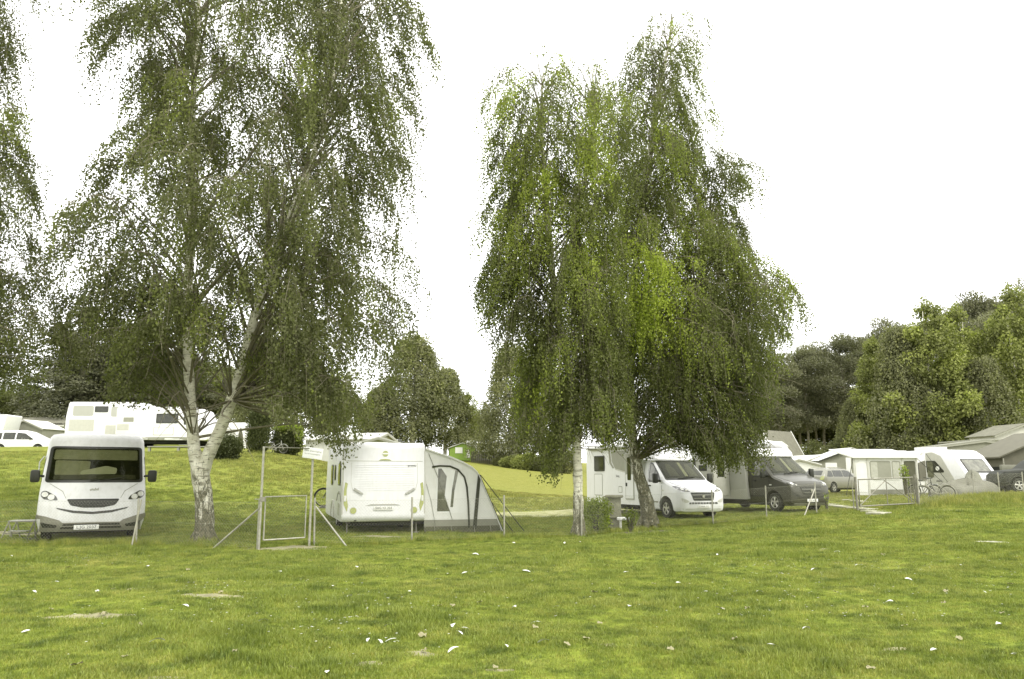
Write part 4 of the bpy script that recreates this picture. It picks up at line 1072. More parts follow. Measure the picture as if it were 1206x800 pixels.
    for d in (.3, .8, 1.5, 2.0, 2.3):
        m = MB(); m.tube([(x0 - .05, ys - d, .18), (x0 - .12, ys - d - .02, -.05)], .006, 4); m.build('tent_peg', GALV, aw)
    return root, head
cvb, cvh = caravan_b()

def bicycle(name, loc, rz, mat, label, s=1.0, group=None):
    root = empty(name, loc, rz, label, 'bicycle', group); root.scale = (s, s, s)
    for x in (-.53, .53):
        m = MB(); m.ring((x, 0, .34), .325, .018, 'y', 26, 6); w = m.build('wheel', TYRE if mat is not PLATE else CREAM, root)
        k = MB(); k.ring((x, 0, .34), .30, .009, 'y', 26, 4)
        for i in range(12):
            a = i * pi / 6; k.tube([(x, 0, .34), (x + cos(a)*.30, 0, .34 + sin(a)*.30)], .0025, 3)
        k.disc((x, 0, .34), .03, .08, 'y', 8); k.build('spokes', GALV, w)
    f = MB()
    for a, b in (((-.53,0,.34), (-.05,0,.30)), ((-.53,0,.34), (-.18,0,.72)), ((-.05,0,.30), (-.22,0,.86)), ((-.05,0,.30), (.36,0,.72)), ((-.14,0,.55), (.37,0,.80)), ((.36,0,.72), (.40,0,.62)), ((.40,0,.60), (.53,0,.34)), ((.34,0,.95), (.40,0,.62))):
        f.tube([a, b], .019, 6)
    f.build('frame', mat, root)
    h = MB(); h.tube([(.20,-.28,1.02), (.30,-.2,1.0), (.34,0,.97), (.30,.2,1.0), (.20,.28,1.02)], .014, 6); h.build('handlebar', BLACK, root)
    sa = MB(); sa.box(-.36, -.10, -.07, .07, .87, .93); sa.build('saddle', BLACK, root, bevel=.02)
    for x in (-.53, .53):
        g = MB(); g.tube([(x + cos(a)*.355, 0, .34 + sin(a)*.355) for a in [R(10 + 16*k) for k in range(10)]], .016, 5); g.build('mudguard', mat, root)
    c = MB(); c.ring((-.05, 0, .30), .09, .008, 'y', 16, 4); c.tube([(-.05,-.08,.30), (.06,-.08,.18)], .01, 4); c.tube([(-.05,.08,.30), (-.16,.08,.42)], .01, 4); c.build('crank', GALVD, root)
    r_ = MB(); r_.box(-.75, -.30, -.06, .06, .70, .72); r_.tube([(-.53,0,.34), (-.62,0,.70)], .008, 4); r_.build('carrier', GALVD, root)
    return root
# bike on the drawbar rack of the caravan, seen past its left side
p = cvb.matrix_basis @ Vector((3.55, .75, .55)); bicycle('bicycle', p, cvh + pi/2, BLACK, 'dark bicycle on the rack at the front of the rear-facing caravan', .95)
m = MB(); q = cvb.matrix_basis.inverted() @ p; m.box(3.25, 3.75, -.9, 1.4, .50, .55); m.tube([(3.55, .0, .5), (3.55, 0, 1.4)], .025, 6); m.tube([(3.55, .0, 1.2), (3.55, .75, 1.2)], .02, 6); m.build('bicycle_rack', GALVD, cvb)

def generic_car(name, loc, rz, st, mat, label, belt, tum, span, glassr, wheels, r=.31, w=.80, extras=None, dw=None):
    root = empty(name, loc, rz, label, 'car')
    b = loft(car_rings(st, belt, tum, span, 40)).build('body', mat, root, ang=40); t = bvh_of(b)
    c = MB()
    for x in wheels: c.disc((x, 0, r + .02), r*1.18, 4, 'y', 24)
    boolean_cut(b, c)
    for x in wheels:
        for s in (1, -1): wheel(root, x, s*w, r, .2, s, 5)
    for v in ('left', 'right'):
        for po in glassr: decal('side_window', DGLASS, root, t, rounded(po, .04), v, off=.008, step=.2)
    u = MB(); u.box(wheels[0] - .5, wheels[1] + .5, -w*.8, w*.8, .18, .4); u.build('chassis', UNDER, root)
    return root, t
# silver estate car
st = [(-2.3, .70, .50, .78), (-2.28, .80, .36, .98), (-2.2, .86, .30, 1.05), (-2.05, .88, .28, 1.20), (-1.75, .88, .26, 1.46), (-1.3, .88, .25, 1.50), (.1, .88, .25, 1.50), (.5, .88, .25, 1.42), (1.25, .88, .25, 1.02), (1.9, .86, .25, .90), (2.2, .80, .28, .80), (2.3, .68, .36, .66)]
CARG = simple('grey_car_paint', (.215, .212, .165), .3, var=.04, coat=.3)
sv, t = generic_car('estate_car', on(984, 52), R(33), st, CARG, 'silver estate car with roof rails parked beside the white awning', .95, .26, .6,
  [[(-1.95, 1.0), (-1.35, 1.0), (-1.35, 1.36), (-1.65, 1.36)], [(-1.28, 1.0), (-.35, 1.0), (-.35, 1.39), (-1.28, 1.38)], [(-.28, 1.0), (.75, 1.0), (.42, 1.33), (.1, 1.39), (-.28, 1.39)]], (-1.35, 1.35))
for s in (1, -1):
    decal('tail_light', REDL, sv, t, rounded([(s*.58, .80), (s*.83, .80), (s*.83, 1.02), (s*.66, 1.02)][::s], .03), 'back', off=.015)
    m = MB(); m.tube([(-1.7, s*.58, 1.50), (-1.5, s*.60, 1.57), (-.1, s*.60, 1.57), (.1, s*.58, 1.50)], .02, 5); m.build('roof_rail', GALV, sv)
decal('rear_window', DGLASS, sv, t, rounded([(-.62, 1.08), (.62, 1.08), (.55, 1.36), (-.55, 1.36)], .05), 'back', off=.01)
decal('bumper', BLACK, sv, t, rrect(-.8, .36, .8, .52, .03), 'back', off=.02)
# white people carrier on the left crest
st = [(-2.05, .70, .5, .8), (-2.02, .82, .32, 1.0), (-1.9, .86, .28, 1.3), (-1.7, .87, .25, 1.55), (-1.2, .87, .25, 1.60), (.0, .87, .25, 1.60), (.4, .87, .25, 1.52), (1.3, .87, .25, 1.08), (1.85, .84, .25, .88), (2.05, .72, .32, .62)]
mp_ = on(30, 56); mp_.z -= .55
mv, t = generic_car('people_carrier', mp_, R(2), st, WHITE, 'white people carrier parked on the crest behind the left motorhome', 1.0, .2, .6,
  [[(-1.75, 1.02), (-1.2, .98), (-1.2, 1.42), (-1.5, 1.44)], [(-1.1, .98), (-.3, .98), (-.3, 1.46), (-1.1, 1.46)], [(-.2, .98), (1.0, .98), (.35, 1.4), (-.2, 1.46)]], (-1.25, 1.3), .31)
m = MB(); m.box(.75, .88, -1.0, -.86, .98, 1.10); m.build('mirror', BLACK, mv, bevel=.02)
# dark off-roader at the right edge
st = [(-2.3, .8, .5, 1.0), (-2.25, .9, .4, 1.3), (-2.1, .92, .35, 1.75), (-1.0, .92, .33, 1.80), (.2, .92, .33, 1.78), (.5, .92, .33, 1.6), (.95, .92, .33, 1.18), (2.0, .9, .35, 1.08), (2.25, .82, .45, .9)]
NEARBLK = simple('dark_green_paint', (.018, .02, .010), .7, var=.1, coat=0)
dk, t = generic_car('off_roader', on(1226, 42), R(172), st, NEARBLK, 'dark green-black car under the taupe tent at the right edge', 1.15, .2, .65,
  [[(-1.9, 1.2), (-1.0, 1.2), (-1.0, 1.6), (-1.7, 1.6)], [(-.9, 1.2), (-.1, 1.2), (-.1, 1.62), (-.9, 1.62)], [(0, 1.2), (.8, 1.2), (.4, 1.55), (0, 1.62)]], (-1.4, 1.4), .36, .82)

def box_vehicle(name, loc, rz, prof, w, mat, label, side_parts, cat='caravan', view='right', wheels=(), r=.33, roofbits=(), group=None, skirt=None):
    root = empty(name, loc, rz, label, cat, group)
    m = MB(); m.prism(rounded(prof, .12, 4), -w, w); b = m.build('body', mat, root, bevel=.03); t = bvh_of(b)
    for nm, mt, po, off in side_parts: decal(nm, mt, root, t, po, view, off=off, step=.6)
    for x in wheels:
        for s in (1, -1): wheel(root, x, s*(w - .12), r, .2, s, 5)
    for bx_ in roofbits:
        k = MB(); k.box(*bx_); k.build('roof_hatch', ROOFW, root, bevel=.03)
    if skirt:
        k = MB(); k.box(*skirt); k.build('chassis', UNDER, root)
    return root, t
# two big motorhomes on the rise behind, side on
z0 = on(135, 56).z
box_vehicle('motorhome', (on(128, 56.5).x, 56.5, z0), R(2), [(-2.55, .5), (-2.55, 2.0), (-2.40, 3.0), (2.6, 2.95), (3.0, 2.0), (3.0, .5)], 1.15, WHITE,
  'tall white motorhome on the rise with grey side window panels, half behind the front motorhome',
  [('grey_panel', SILVER, rrect(-2.1, 2.05, -.7, 2.75, .12), .01), ('side_window', DGLASS, rrect(-.62, 2.3, .3, 2.72, .06), .02), ('grey_panel', SILVER, rrect(.5, 2.0, 2.2, 2.7, .12), .008), ('locker_door', CREAM, rrect(-2.3, 1.0, -.6, 1.8, .06), .008), ('locker_door', CREAM, rrect(.2, .8, 1.4, 1.4, .06), .008)],
  'motorhome', wheels=(-1.6, 1.9), roofbits=((-2.3, 2.4, -.9, .9, 2.96, 3.04),))
box_vehicle('motorhome', (on(197, 55).x, 55, on(197, 55).z), R(-2), [(-3.1, .45), (-3.1, 2.62), (2.0, 2.66), (2.6, 2.45), (3.0, 1.5), (3.25, .95), (3.2, .4)], 1.15, WHITE,
  'long white motorhome on the rise with two dark windows, crossed by the forked birch',
  [('side_window', BLACKG, rrect(-.35, 1.55, 1.15, 2.2, .06), .02), ('side_window', BLACKG, rrect(1.55, 1.45, 2.45, 2.25, .06), .02), ('pane', DGLASS, rrect(-.27, 1.62, 1.07, 2.12, .05), .03), ('pane', GGLASS, rrect(1.62, 1.52, 1.98, 2.18, .05), .03), ('locker_door', CREAM, rrect(-.5, .75, .9, 1.3, .06), .01), ('locker_panel', WHITE, rrect(-.45, .79, .85, 1.26, .05), .014), ('vent_grille', GREYP, rrect(-2.6, 1.65, -1.9, 1.95, .03), .012), ('grey_panel', GREYP, rrect(-1.0, .42, 2.4, .62, .03), .012), ('entrance_step', SILVER, rrect(-1.5, .25, -.8, .6, .02), .05), ('locker_door', CREAM, rrect(-3.0, 1.1, -2.2, 1.5, .05), .012)],
  'motorhome', wheels=(-1.8, 2.1), roofbits=((-2.8, -1.0, -.8, .8, 2.64, 2.74),), skirt=(-2.8, 2.4, -.9, .9, .2, .46))
# satellite-like privacy screen leaning between them
m = MB(); m.prism([(0, .1), (-1.0, .9), (0, 1.9), (.9, 1.3), (.9, .5)], -.02, .02); o = m.build('wind_screen', SILVER); o.location = (on(153, 54).x, 54, on(153, 54).z + .6)
tag(o, 'pale kite-shaped windscreen cover standing between the two motorhomes on the rise', 'screen')
# caravan with awning right of the forked birch
box_vehicle('caravan', (on(258, 60).x, 60, on(258, 60).z - .75), R(3), [(-2.6, .5), (-2.5, 2.35), (2.3, 2.4), (2.6, .5)], 1.1, WHITE, 'low white caravan behind the round dark shrub',
  [('side_window', GGLASS, rrect(-1.5, 1.3, -.6, 1.8, .06), .02), ('front_panel', CREAM, rrect(.4, .6, 2.3, 1.9, .06), .01), ('panel_seam', GREYP, rrect(1.0, .6, 1.03, 1.9, .01), .02)], wheels=(0,), roofbits=((-.5, .3, -.3, .3, 2.38, 2.48),))
o, t = box_vehicle('awning', (on(280, 58).x, 58, on(280, 58).z - .35), R(0), [(-1.0, 0), (-1.0, 1.95), (.4, 2.05), (.75, 1.9), (1.0, 0)], 1.2, FABW, 'white awning with an arched dark entrance beside the columnar conifer', [('doorway', FABD, rounded([(.45, .05), (.40, 1.2), (.55, 1.75), (.72, 1.2), (.85, .05)], .05), .02), ('doorway', CREAM, rrect(-.8, .2, .2, 1.6, .05), .012)], 'awning')

# caravan with a pitched awning roof behind the near caravan
def frame_tent(name, loc, rz, w, d, eave, ridge, label, wall=FABW, roof=ROOFL, over=.25, windows=(), trim=GREYP, cat='tent', ridge_axis='y'):
    root = empty(name, loc, rz, label, cat)
    m = MB(); m.prism([(-w, 0), (-w, eave), (0, ridge), (w, eave), (w, 0)], -d, d); b = m.build('wall', wall, root)
    t = bvh_of(b)
    for s in (1, -1):
        m = MB(); e = over; k = (ridge - eave) / w
        m.prism([(0, ridge + .015), (s*(w + e), eave - k*e + .015), (s*(w + e), eave - k*e + .07), (0, ridge + .07)], -d - over, d + over); m.build('roof', roof, root)
        m = MB(); m.prism([(0, ridge - .10), (s*(w + e), eave - k*e - .10), (s*(w + e), eave - k*e + .012), (0, ridge + .012)], -d - over - .012, -d - over + .03); m.build('roof_trim', trim, root)
    for nm, mt, po in windows: decal(nm, mt, root, t, po, 'right', off=.02, step=.8)
    return root
frame_tent('chalet', (on(449, 46).x, 46, on(449, 46).z - .75), R(3), 2.3, 1.6, 2.35, 2.98, 'white-roofed chalet awning whose gable shows above the near caravan', WALLW, ROOFL, .35,
  [('window', CURT, rrect(-1.6, 1.9, -.6, 2.35, .03)), ('window', CURT, rrect(.3, 1.9, .9, 2.45, .03)), ('window', FABW, rrect(1.1, 1.85, 1.9, 2.2, .03))])
frame_tent('chalet', (on(412, 52).x, 52, on(412, 52).z - .55), R(75), 1.5, 2.4, 2.1, 2.5, 'white caravan roof reaching left of the chalet gable', WALLW, ROOFL, .2, [('window', DGLASS, rrect(-1, 1.2, 0, 1.9, .03))])

# long white building with corrugated roof at far left
def long_building():
    L0 = on(-60, 72); L1 = on(74, 72); z = on(30, 72).z - .3; x0, x1 = L0.x, L1.x
    root = empty('clubhouse', ((x0 + x1)/2, 73.5, z), 0, 'long white building with grey corrugated roof at the far left', 'building'); h = (x1 - x0)/2
    m = MB(); m.box(-h, h, -1.5, 3, 0, 1.75); b = m.build('wall', WALLW, root)
    m = MB(); n = 60
    for k in range(n):
        a = -h - .2 + (2*h + .4) * k / n; m.tube([(a, -2.0, 1.78), (a, .8, 2.5), (a, 3.3, 1.9)], .11, 5, False)
    m.prism([(-2.05, 1.72), (.8, 2.46), (3.4, 1.8), (3.4, 1.7), (.8, 2.36), (-2.05, 1.64)], -h - .25, h + .25, 'x'); r_ = m.build('roof', ROOFG, root, ang=80)
    m = MB(); m.box(-h, h + .3, -2.12, -2.02, 1.58, 1.72); m.build('gutter', CREAM, root); m = MB(); m.tube([(h, -2.05, 1.6), (h - .2, -1.6, 1.3), (h - .2, -1.56, 0)], .05, 6); m.build('downpipe', CREAM, root)
    m = MB(); m.box(h - 1.9, h - 1.0, -1.54, -1.49, .1, 1.2); m.build('door', SILVER, root)
    m = MB(); m.box(h - 6.5, h - 5.5, -1.54, -1.49, .5, 1.3); m.build('window', DGLASS, root)
long_building()
frame_tent('party_tent', (on(40, 66).x, 66, on(40, 66).z - .2), R(-12), 1.8, 1.2, 1.2, 1.9, 'grey pointed tent behind the white people carrier', FABM, FABL, .1)
box_vehicle('caravan', (on(-5, 63).x, 63, on(-5, 63).z), 0, [(-1.2, .3), (-1.2, 2.1), (1.3, 2.2), (1.0, .5)], 1.0, WHITE, 'white caravan end beyond the people carrier at the left edge', [('side_window', GGLASS, rrect(-.8, 1.2, 0, 1.7, .05), .02)])

# awning caravan at the right
def awning_right():
    c = on(1100, 47.2); root, t = box_vehicle('caravan', (on(1163, 43.2).x - 2.9*cos(R(-70)), 43.2 - 2.9*sin(R(-70)), on(1150, 44).z - .2), R(-70), [(-3.4, .45), (-3.4, 2.50), (1.0, 2.56), (1.5, 2.50), (1.95, 2.2), (2.85, .95), (2.9, .7), (2.6, .45)], 1.12, WHITE,
      'white caravan with sloping front window, joined to the glazed awning at the right',
      [('side_panel', CREAM, rounded([(-.2, .7), (-.2, 2.35), (.6, 2.42), (1.15, 2.2), (1.9, .95), (1.95, .7)], .08), .006), ('side_window', BLACKG, rounded([(.15, 1.3), (.15, 1.95), (.75, 1.95), (1.30, 1.38), (1.28, 1.3)], .05), .02),
       ('pane', GGLASS, rounded([(.22, 1.05), (.22, 1.9), (.60, 1.9), (.62, 1.05)], .05), .03), ('round_sticker', PLATE, ell(.90, 1.52, .12, .12, 14), .035), ('side_window', GGLASS, rrect(-3.1, 1.3, -2.2, 1.9, .08), .02)],
      wheels=(-.7,), roofbits=((-1.2, .2, -.5, .5, 2.55, 2.75), (-3.0, -2.5, -.3, .3, 2.5, 2.62)), skirt=(-3.8, 2.2, -.9, .9, .25, .46))
    # front window on the slope: laid on the visible face from the front
    fr = decal('front_window', BLACKG, root, t, rrect(-.85, 1.28, .85, 2.02, .08), 'front', off=.02); decal('pane', GGLASS, fr, t, rrect(-.78, 1.34, .78, 1.96, .06), 'front', off=.03, depth=-.015)
    m = MB(); m.tube([(2.6, .4, .5), (4.2, 0, .5)], .04, 6); m.tube([(2.6, -.4, .5), (4.2, 0, .5)], .04, 6); m.tube([(3.9, 0, .6), (3.9, 0, 0)], .03, 6); m.build('drawbar', GALVD, root)
    # awning
    A = Vector((on(1008, 43).x, 43.0, 0)); B = Vector((on(1083, 43).x, 43.0, 0)); zg = on(1045, 43).z
    w = (B.x - A.x)
    aw = empty('awning', (A.x, 43.0, zg), R(0), 'large white-roofed awning with grey windows behind the wide tube gate', 'awning')
    dpt = 3.0
    m = MB(); m.add([(-.1, -.15, 2.02), (w + .1, -.15, 2.02), (w + .1, dpt, 2.52), (-.1, dpt, 2.52), (-.1, -.15, 1.95), (w + .1, -.15, 1.95), (w + .1, dpt, 2.45), (-.1, dpt, 2.45)], [(0, 1, 2, 3), (4, 7, 6, 5), (0, 4, 5, 1), (1, 5, 6, 2), (2, 6, 7, 3), (3, 7, 4, 0)]); m.build('roof_fabric', FABW, aw)
    fwm = MB(); fwm.box(0, w, 0, .03, 0, 1.95); fw = fwm.build('front_wall', FABL, aw); tf = bvh_of(fw)
    for a, b in ((0, .05), (.72, .78), (w - .80, w - .74), (w - .05, w)):
        m = MB(); m.box(a - .02, b + .02, -.03, .0, 0, 1.97); m.build('pole', CREAM, aw)
    for a, b in ((.85, 1.98), (2.02, w - .88)):
        decal('window', GREYP, aw, tf, rrect(a, .85, b, 1.80, .12), 'right', off=.012); decal('curtain', CURT, aw, tf, rrect(a + .05, .9, a + .4, 1.74, .05), 'right', off=.02, depth=-.01)
    decal('door_panel', FABW, aw, tf, rounded([(.1, .15), (.1, 1.55), (.3, 1.80), (.55, 1.80), (.68, 1.5), (.68, .15)], .1), 'right', off=.02)
    decal('doorway', FABD, aw, tf, rrect(w - .70, .1, w - .1, 1.80, .08), 'right', off=.01)
    decal('mud_wall', FABM, aw, tf, rrect(.8, .05, w - .85, .30, .02), 'right', off=.014)
    decal('shelf_items', PLATE, aw, tf, rrect(1.0, .82, w - 1.0, .90, .02), 'right', off=.03)
    # side wall towards the caravan
    m = MB(); m.add([(w, 0, 0), (w + 1.25, dpt*.5, 0), (w + 1.25, dpt*.5, 2.30), (w, 0, 1.97), (w + .02, .04, 0), (w + 1.27, dpt*.5 + .04, 0), (w + 1.27, dpt*.5 + .04, 2.30), (w + .02, .04, 1.97)], [(0, 1, 2, 3), (4, 7, 6, 5), (0, 4, 5, 1), (1, 5, 6, 2), (2, 6, 7, 3), (3, 7, 4, 0)]); m.build('side_wall', FABW, aw)
    m = MB(); m.add([(w + .12, .12, .75), (w + 1.12, 1.32, .75), (w + 1.12, 1.32, 1.85), (w + .12, .12, 1.70)], [(0, 1, 2, 3)]);
    m.v = [(x + .0, y - .03, z) for x, y, z in m.v]; m.add([(x, y + .012, z) for x, y, z in m.v], [(3, 2, 1, 0)]); m.build('window', FABX, aw)
    for sgn, a, b in ((0, (-.02, -.02, 1.95), (-.75, -.6, .0)), (1, (w, 0, 1.95), (w + 1.6, -.5, 0.1)), (1, (w + 1.25, 1.4, 2.2), (w + 1.9, -.1, .1))):
        m = MB(); m.tube([a, b], .018, 4); m.build('guy_rope', ROPE, aw)
awning_right()

def tarp_mound(name, px, Y, rx, ry, h, mat, label, seed, cat='tarpaulin'):
    p = on(px, Y); r = random.Random(seed); m = MB(); n, k = 22, 8; vs = []
    for j in range(k):
        t = j / (k - 1)
        for i in range(n):
            a = 2*pi*i/n; q = (1 - t ** 3) ** .5 if j < k - 1 else 0.02
            w = 1 + .10*sin(3*a + seed) + .07*sin(7*a + seed*2)
            vs.append((rx*cos(a)*q*w, ry*sin(a)*q*w, h*t*(1 + .2*sin(2*a + seed)) + .03*sin(9*a + t*7) - .05 * (j == 0)))
    fs = [(j*n + i, j*n + (i+1) % n, (j+1)*n + (i+1) % n, (j+1)*n + i) for j in range(k - 1) for i in range(n)] + [tuple((k-1)*n + i for i in range(n))]
    m.add(vs, fs); o = m.build(name, mat, ang=60); o.location = p; tag(o, label, cat); return o
tarp_mound('covered_trailer', 1141, 37.5, 1.25, .6, .72, TARP, 'low grey tarpaulin over a trailer in front of the sloping caravan', 2)
tarp_mound('covered_load', 1112, 37.3, .65, .5, .60, TARP, 'smaller grey tarpaulin heap beside the bicycles at the right', 5)
tarp_mound('round_cover', 1147, 40, .42, .42, 1.05, FABM, 'rounded grey cover standing above the tarpaulin', 3)
bicycle('bicycle', on(1090, 35.5), R(10), BLACK, 'dark bicycle leaning beside the right gate post', .95)
bicycle('bicycle', on(1102, 35.0), R(150), GALV, 'silver bicycle lying close to the tarpaulin heap', .9)
bicycle('bicycle', on(325, 50.2), R(0), SILVER, 'pale step-through bicycle in front of the clipped hedge', .85)

# big taupe tent and roofs at the right edge
def right_tents():
    p = on(1190, 46); root = empty('tent', (p.x + 1.7, 47, p.z - .1), R(0), 'large taupe frame tent with sloping roof at the right edge', 'tent')
    m = MB(); m.prism([(-2.3, 1.45), (-2.3, 2.0), (1.0, 3.35), (1.3, 3.35), (3.4, 2.2), (3.4, 1.45)], -1.5, 2.2); m.build('tent_wall', FABX, root)
    m = MB(); m.prism([(-2.6, 1.92), (-2.6, 2.0), (1.0, 3.5), (1.3, 3.5), (3.6, 2.2), (3.6, 2.1), (1.3, 3.40), (1.0, 3.40)], -1.75, 2.4); m.build('roof_fabric', FABX, root)
    m = MB(); m.box(-2.5, 3.5, -1.75, -1.5, 1.25, 1.55); m.build('valance', FABM, root, bevel=.03); m = MB(); m.box(-2.4, 3.5, -1.7, -1.6, .95, 1.04); m.build('rail', GALV, root)
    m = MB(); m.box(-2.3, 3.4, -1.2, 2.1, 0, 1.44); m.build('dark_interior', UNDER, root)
    for x in (-2.35, -.4, 1.6, 3.4):
        m = MB(); m.tube([(x, -1.72, 0), (x, -1.72, 1.9)], .03, 6); m.build('pole', GALV, root)
    frame_tent('caravan_shelter', (on(1150, 58).x, 58, on(1150, 58).z + .2), R(0), 3.2, 1.5, 2.6, 3.0, 'grey shelter roof between the sloping caravan and the taupe tent', FABM, FABM, .1)
    r2 = frame_tent('chalet', (on(1196, 66).x, 66, on(1196, 66).z + 1.6), R(8), 2.6, 1.5, 2.2, 3.1, 'small pale chalet with dark pitched roof above the taupe tent', CREAM, ROOFG, .25)
    m = MB(); m.prism([(-1.6, 2.72), (2.4, 2.80), (2.4, 2.9), (-1.6, 2.82)], -2.5, 2.0); o = m.build('flat_roof', GREYP); o.location = (on(1150, 62).x, 62, on(1150, 62).z + .55); tag(o, 'flat dark roof edge behind the sloping caravan', 'roof')
right_tents()

# small caravans and tents between the dark cab and the right awning
frame_tent('tent', (on(953, 66).x, 66, on(953, 66).z), R(15), 1.6, 1.4, 2.0, 2.5, 'small pale tent with a wing roof behind the anthracite cab', FABM, FABW, .4)
frame_tent('caravan', (on(973, 68).x, 68, on(973, 68).z), R(0), 1.9, 1.4, 2.3, 2.6, 'cream caravan between the small pale tent and the gabled awning', CREAM, ROOFW, .1, [('window', DGLASS, rrect(-1.0, 1.1, -.1, 1.8, .05)), ('window', CURT, rrect(.2, .8, .8, 1.9, .05))], CREAM, 'caravan')
frame_tent('awning', (on(997, 64).x, 64, on(997, 64).z), R(0), 2.5, 1.4, 2.1, 3.0, 'gabled awning with striped curtains behind the silver estate car', FABM, FABL, .2,
   [('curtain', FABW, rrect(-2.1, 1.0, -1.2, 1.9, .05)), ('curtain', FABW, rrect(-.5, 1.0, -.1, 2.3, .05)), ('curtain', FABW, rrect(.05, 1.0, .5, 2.35, .05)), ('curtain', FABW, rrect(.65, 1.0, 1.1, 2.2, .05)), ('curtain', FABW, rrect(1.25, 1.0, 1.9, 2.0, .05))], BLACK, 'awning')
frame_tent('tent', (on(940, 62).x, 62, on(940, 62).z), R(-10), 1.5, 1.2, 1.8, 2.2, 'rounded white tent just right of the anthracite cab roof', FABL, FABW, .1)
m = MB(); m.prism([(-2.6, 2.3), (2.6, 2.5), (2.6, 2.62), (-2.6, 2.42)], -1.5, 1.5); m.tube([(-2.3, 0, 0), (-2.3, 0, 2.4)], .06, 6); m.tube([(2.3, 0, 0), (2.3, 0, 2.5)], .06, 6); o = m.build('carport', FABM); o.location = (on(1030, 84).x, 84, on(1030, 84).z + 1.0); tag(o, 'flat pale carport roof in front of the birches', 'carport')

def aframe():
    p = on(918, 78); root = empty('a_frame_house', (p.x, 78, p.z), R(-48), 'steep A-frame house with grey roof above the anthracite camper', 'house')
    m = MB(); m.prism([(-2.9, 0), (0, 5.3), (2.9, 0)], -2.9, 2.9); m.build('gable_wall', WOODB, root)
    for s in (1, -1):
        m = MB(); m.prism([(0, 5.45), (s*3.15, -.25), (s*3.35, -.25), (0, 5.80)], -3.3, 3.3); m.build('roof', ROOFG, root)
        for y in (-3.36, 3.36):
            m = MB(); m.prism([(0, 5.36), (s*3.2, -.3), (s*3.42, -.3), (0, 5.90)], y - .05, y + .05); m.build('barge_board', PLATE, root)
    root.scale = (.82, .82, .86)
    for a in (-1.0, .2):
        m = MB(); m.box(a, a + .8, -2.95, -2.88, 2.2, 3.2); f = m.build('window', PLATE, root); m = MB(); m.box(a + .08, a + .72, -2.98, -2.94, 2.28, 3.12); m.build('pane', DGLASS, f)
aframe()
def shed():
    p = on(544, 112); root = empty('shed', (p.x, 112, p.z), R(6), 'lime green garden shed with pale roof at the top of the field', 'shed')
    w = 1.85
    m = MB(); m.prism([(-w, 0), (-w, 1.7), (0, 2.35), (w, 1.7), (w, 0)], -1.5, 1.5); m.build('wall', GREENW, root)
    for s in (1, -1):
        m = MB(); m.prism([(0, 2.37), (s*2.1, 1.63), (s*2.1, 1.72), (0, 2.47)], -1.7, 1.7); m.build('roof', ROOFL, root)
        m = MB(); m.box(s*w - .06, s*w + .06, -1.56, -1.50, 0, 1.7); m.build('corner_board', WOODB, root)
    for a, b, c, d in ((-1.0, 1.0, .0, 1.8), (.6, .4, 1.0, 1.5)):
        m = MB(); m.box(a, c, -1.56, -1.51, b, d); m.build('window', PLATE, root)
shed()
# white hall roof and timber fence beside the shed
m = MB(); m.box(-4, 4, -1.5, 1.5, 0, 2.6); w_ = m
o = empty('hall', (on(583, 122).x, 122, on(583, 122).z + .3), 0, 'long low white hall roof behind the timber fence', 'building'); w_.build('wall', WALLW, o); m = MB(); m.prism([(-1.9, 2.5), (0, 3.0), (1.9, 2.5), (0, 2.9)], -4.3, 4.3, 'x'); m.build('roof', ROOFL, o)
o = empty('timber_fence', (on(578, 110).x, 110, on(578, 110).z - .2), 0, 'dark close-boarded timber fence beside the green shed', 'fence')
for k in range(26):
    m = MB(); x = -2.7 + k*.27; h_ = 1.95 + rnd.uniform(-.04, .04); m.box(x, x + .25, -.02, .02, 0, h_); m.build('fence_board', WOODB, o, sm=False)

# ------------------------------------------------------------------ gates, fences, posts
def chain_link(a, b, h0, parent, base, z_off=.05, wire=.0012, pitch=.062):
    """woven wire from ground points a to b: crossing diagonals, edge wires"""
    m = MB(); Lh = (b - a); n = Vector((Lh.x, Lh.y, 0)).length; u = Vector((Lh.x / n, Lh.y / n, 0)); H = h0
    def P(s, z):
        q = a + u * s; g = a.z + (b.z - a.z) * s / n
        return Vector((q.x, q.y, g + z_off + z)) - base
    s = -H
    while s < n:
        for d in (1, -1):
            s0, s1 = (s, s + H); z0, z1 = (0, H) if d == 1 else (H, 0)
            c0, c1 = max(0, s0), min(n, s1)
            if c1 - c0 > .01:
                f0, f1 = (c0 - s0) / H, (c1 - s0) / H
                p0 = P(c0, z0 + (z1 - z0) * f0); p1 = P(c1, z0 + (z1 - z0) * f1); t = Vector((-u.y, u.x, 0)) * .004 * d
                m.tube([p0 + t, p1 + t], wire, 3, False)
        s += pitch * 1.3
    for z in (0, H/2, H): m.tube([P(0, z), P(n, z)], wire * 1.5, 4, False)
    o = m.build('wire_mesh', GALV, parent, sm=False); o['kind'] = 'stuff'; return o
def fence(label, pts, H=.98, struts=(), post_r=.024):
    P = [on(px, Y) for px, Y in pts]; base = P[0].copy(); root = empty('chain_link_fence', base, 0, label, 'fence')
    for i, p in enumerate(P):
        m = MB(); lean = Vector((rnd.uniform(-.03, .03), rnd.uniform(-.03, .03), 0)); m.tube([p - base + Vector((0, 0, -.1)), p - base + lean + Vector((0, 0, H + .12))], post_r, 8); m.build('post', GALV, root)
    for i in range(len(P) - 1): chain_link(P[i], P[i + 1], H, root, base)
    for i, dx, dy in struts:
        p = P[i] - base; e = P[i] + Vector((dx, dy, 0)); e.z = gz(e.x, e.y); m = MB(); m.tube([p + Vector((0, 0, H * .92)), e - base], .021, 7); m.build('strut', GALV, root)
    return root
fence('chain-link fence left of the small gate, in front of the left motorhome', [(-230, 19.9), (-90, 19.8), (160, 19.65), (303, 18.3)], struts=((3, -1.05, .15),))
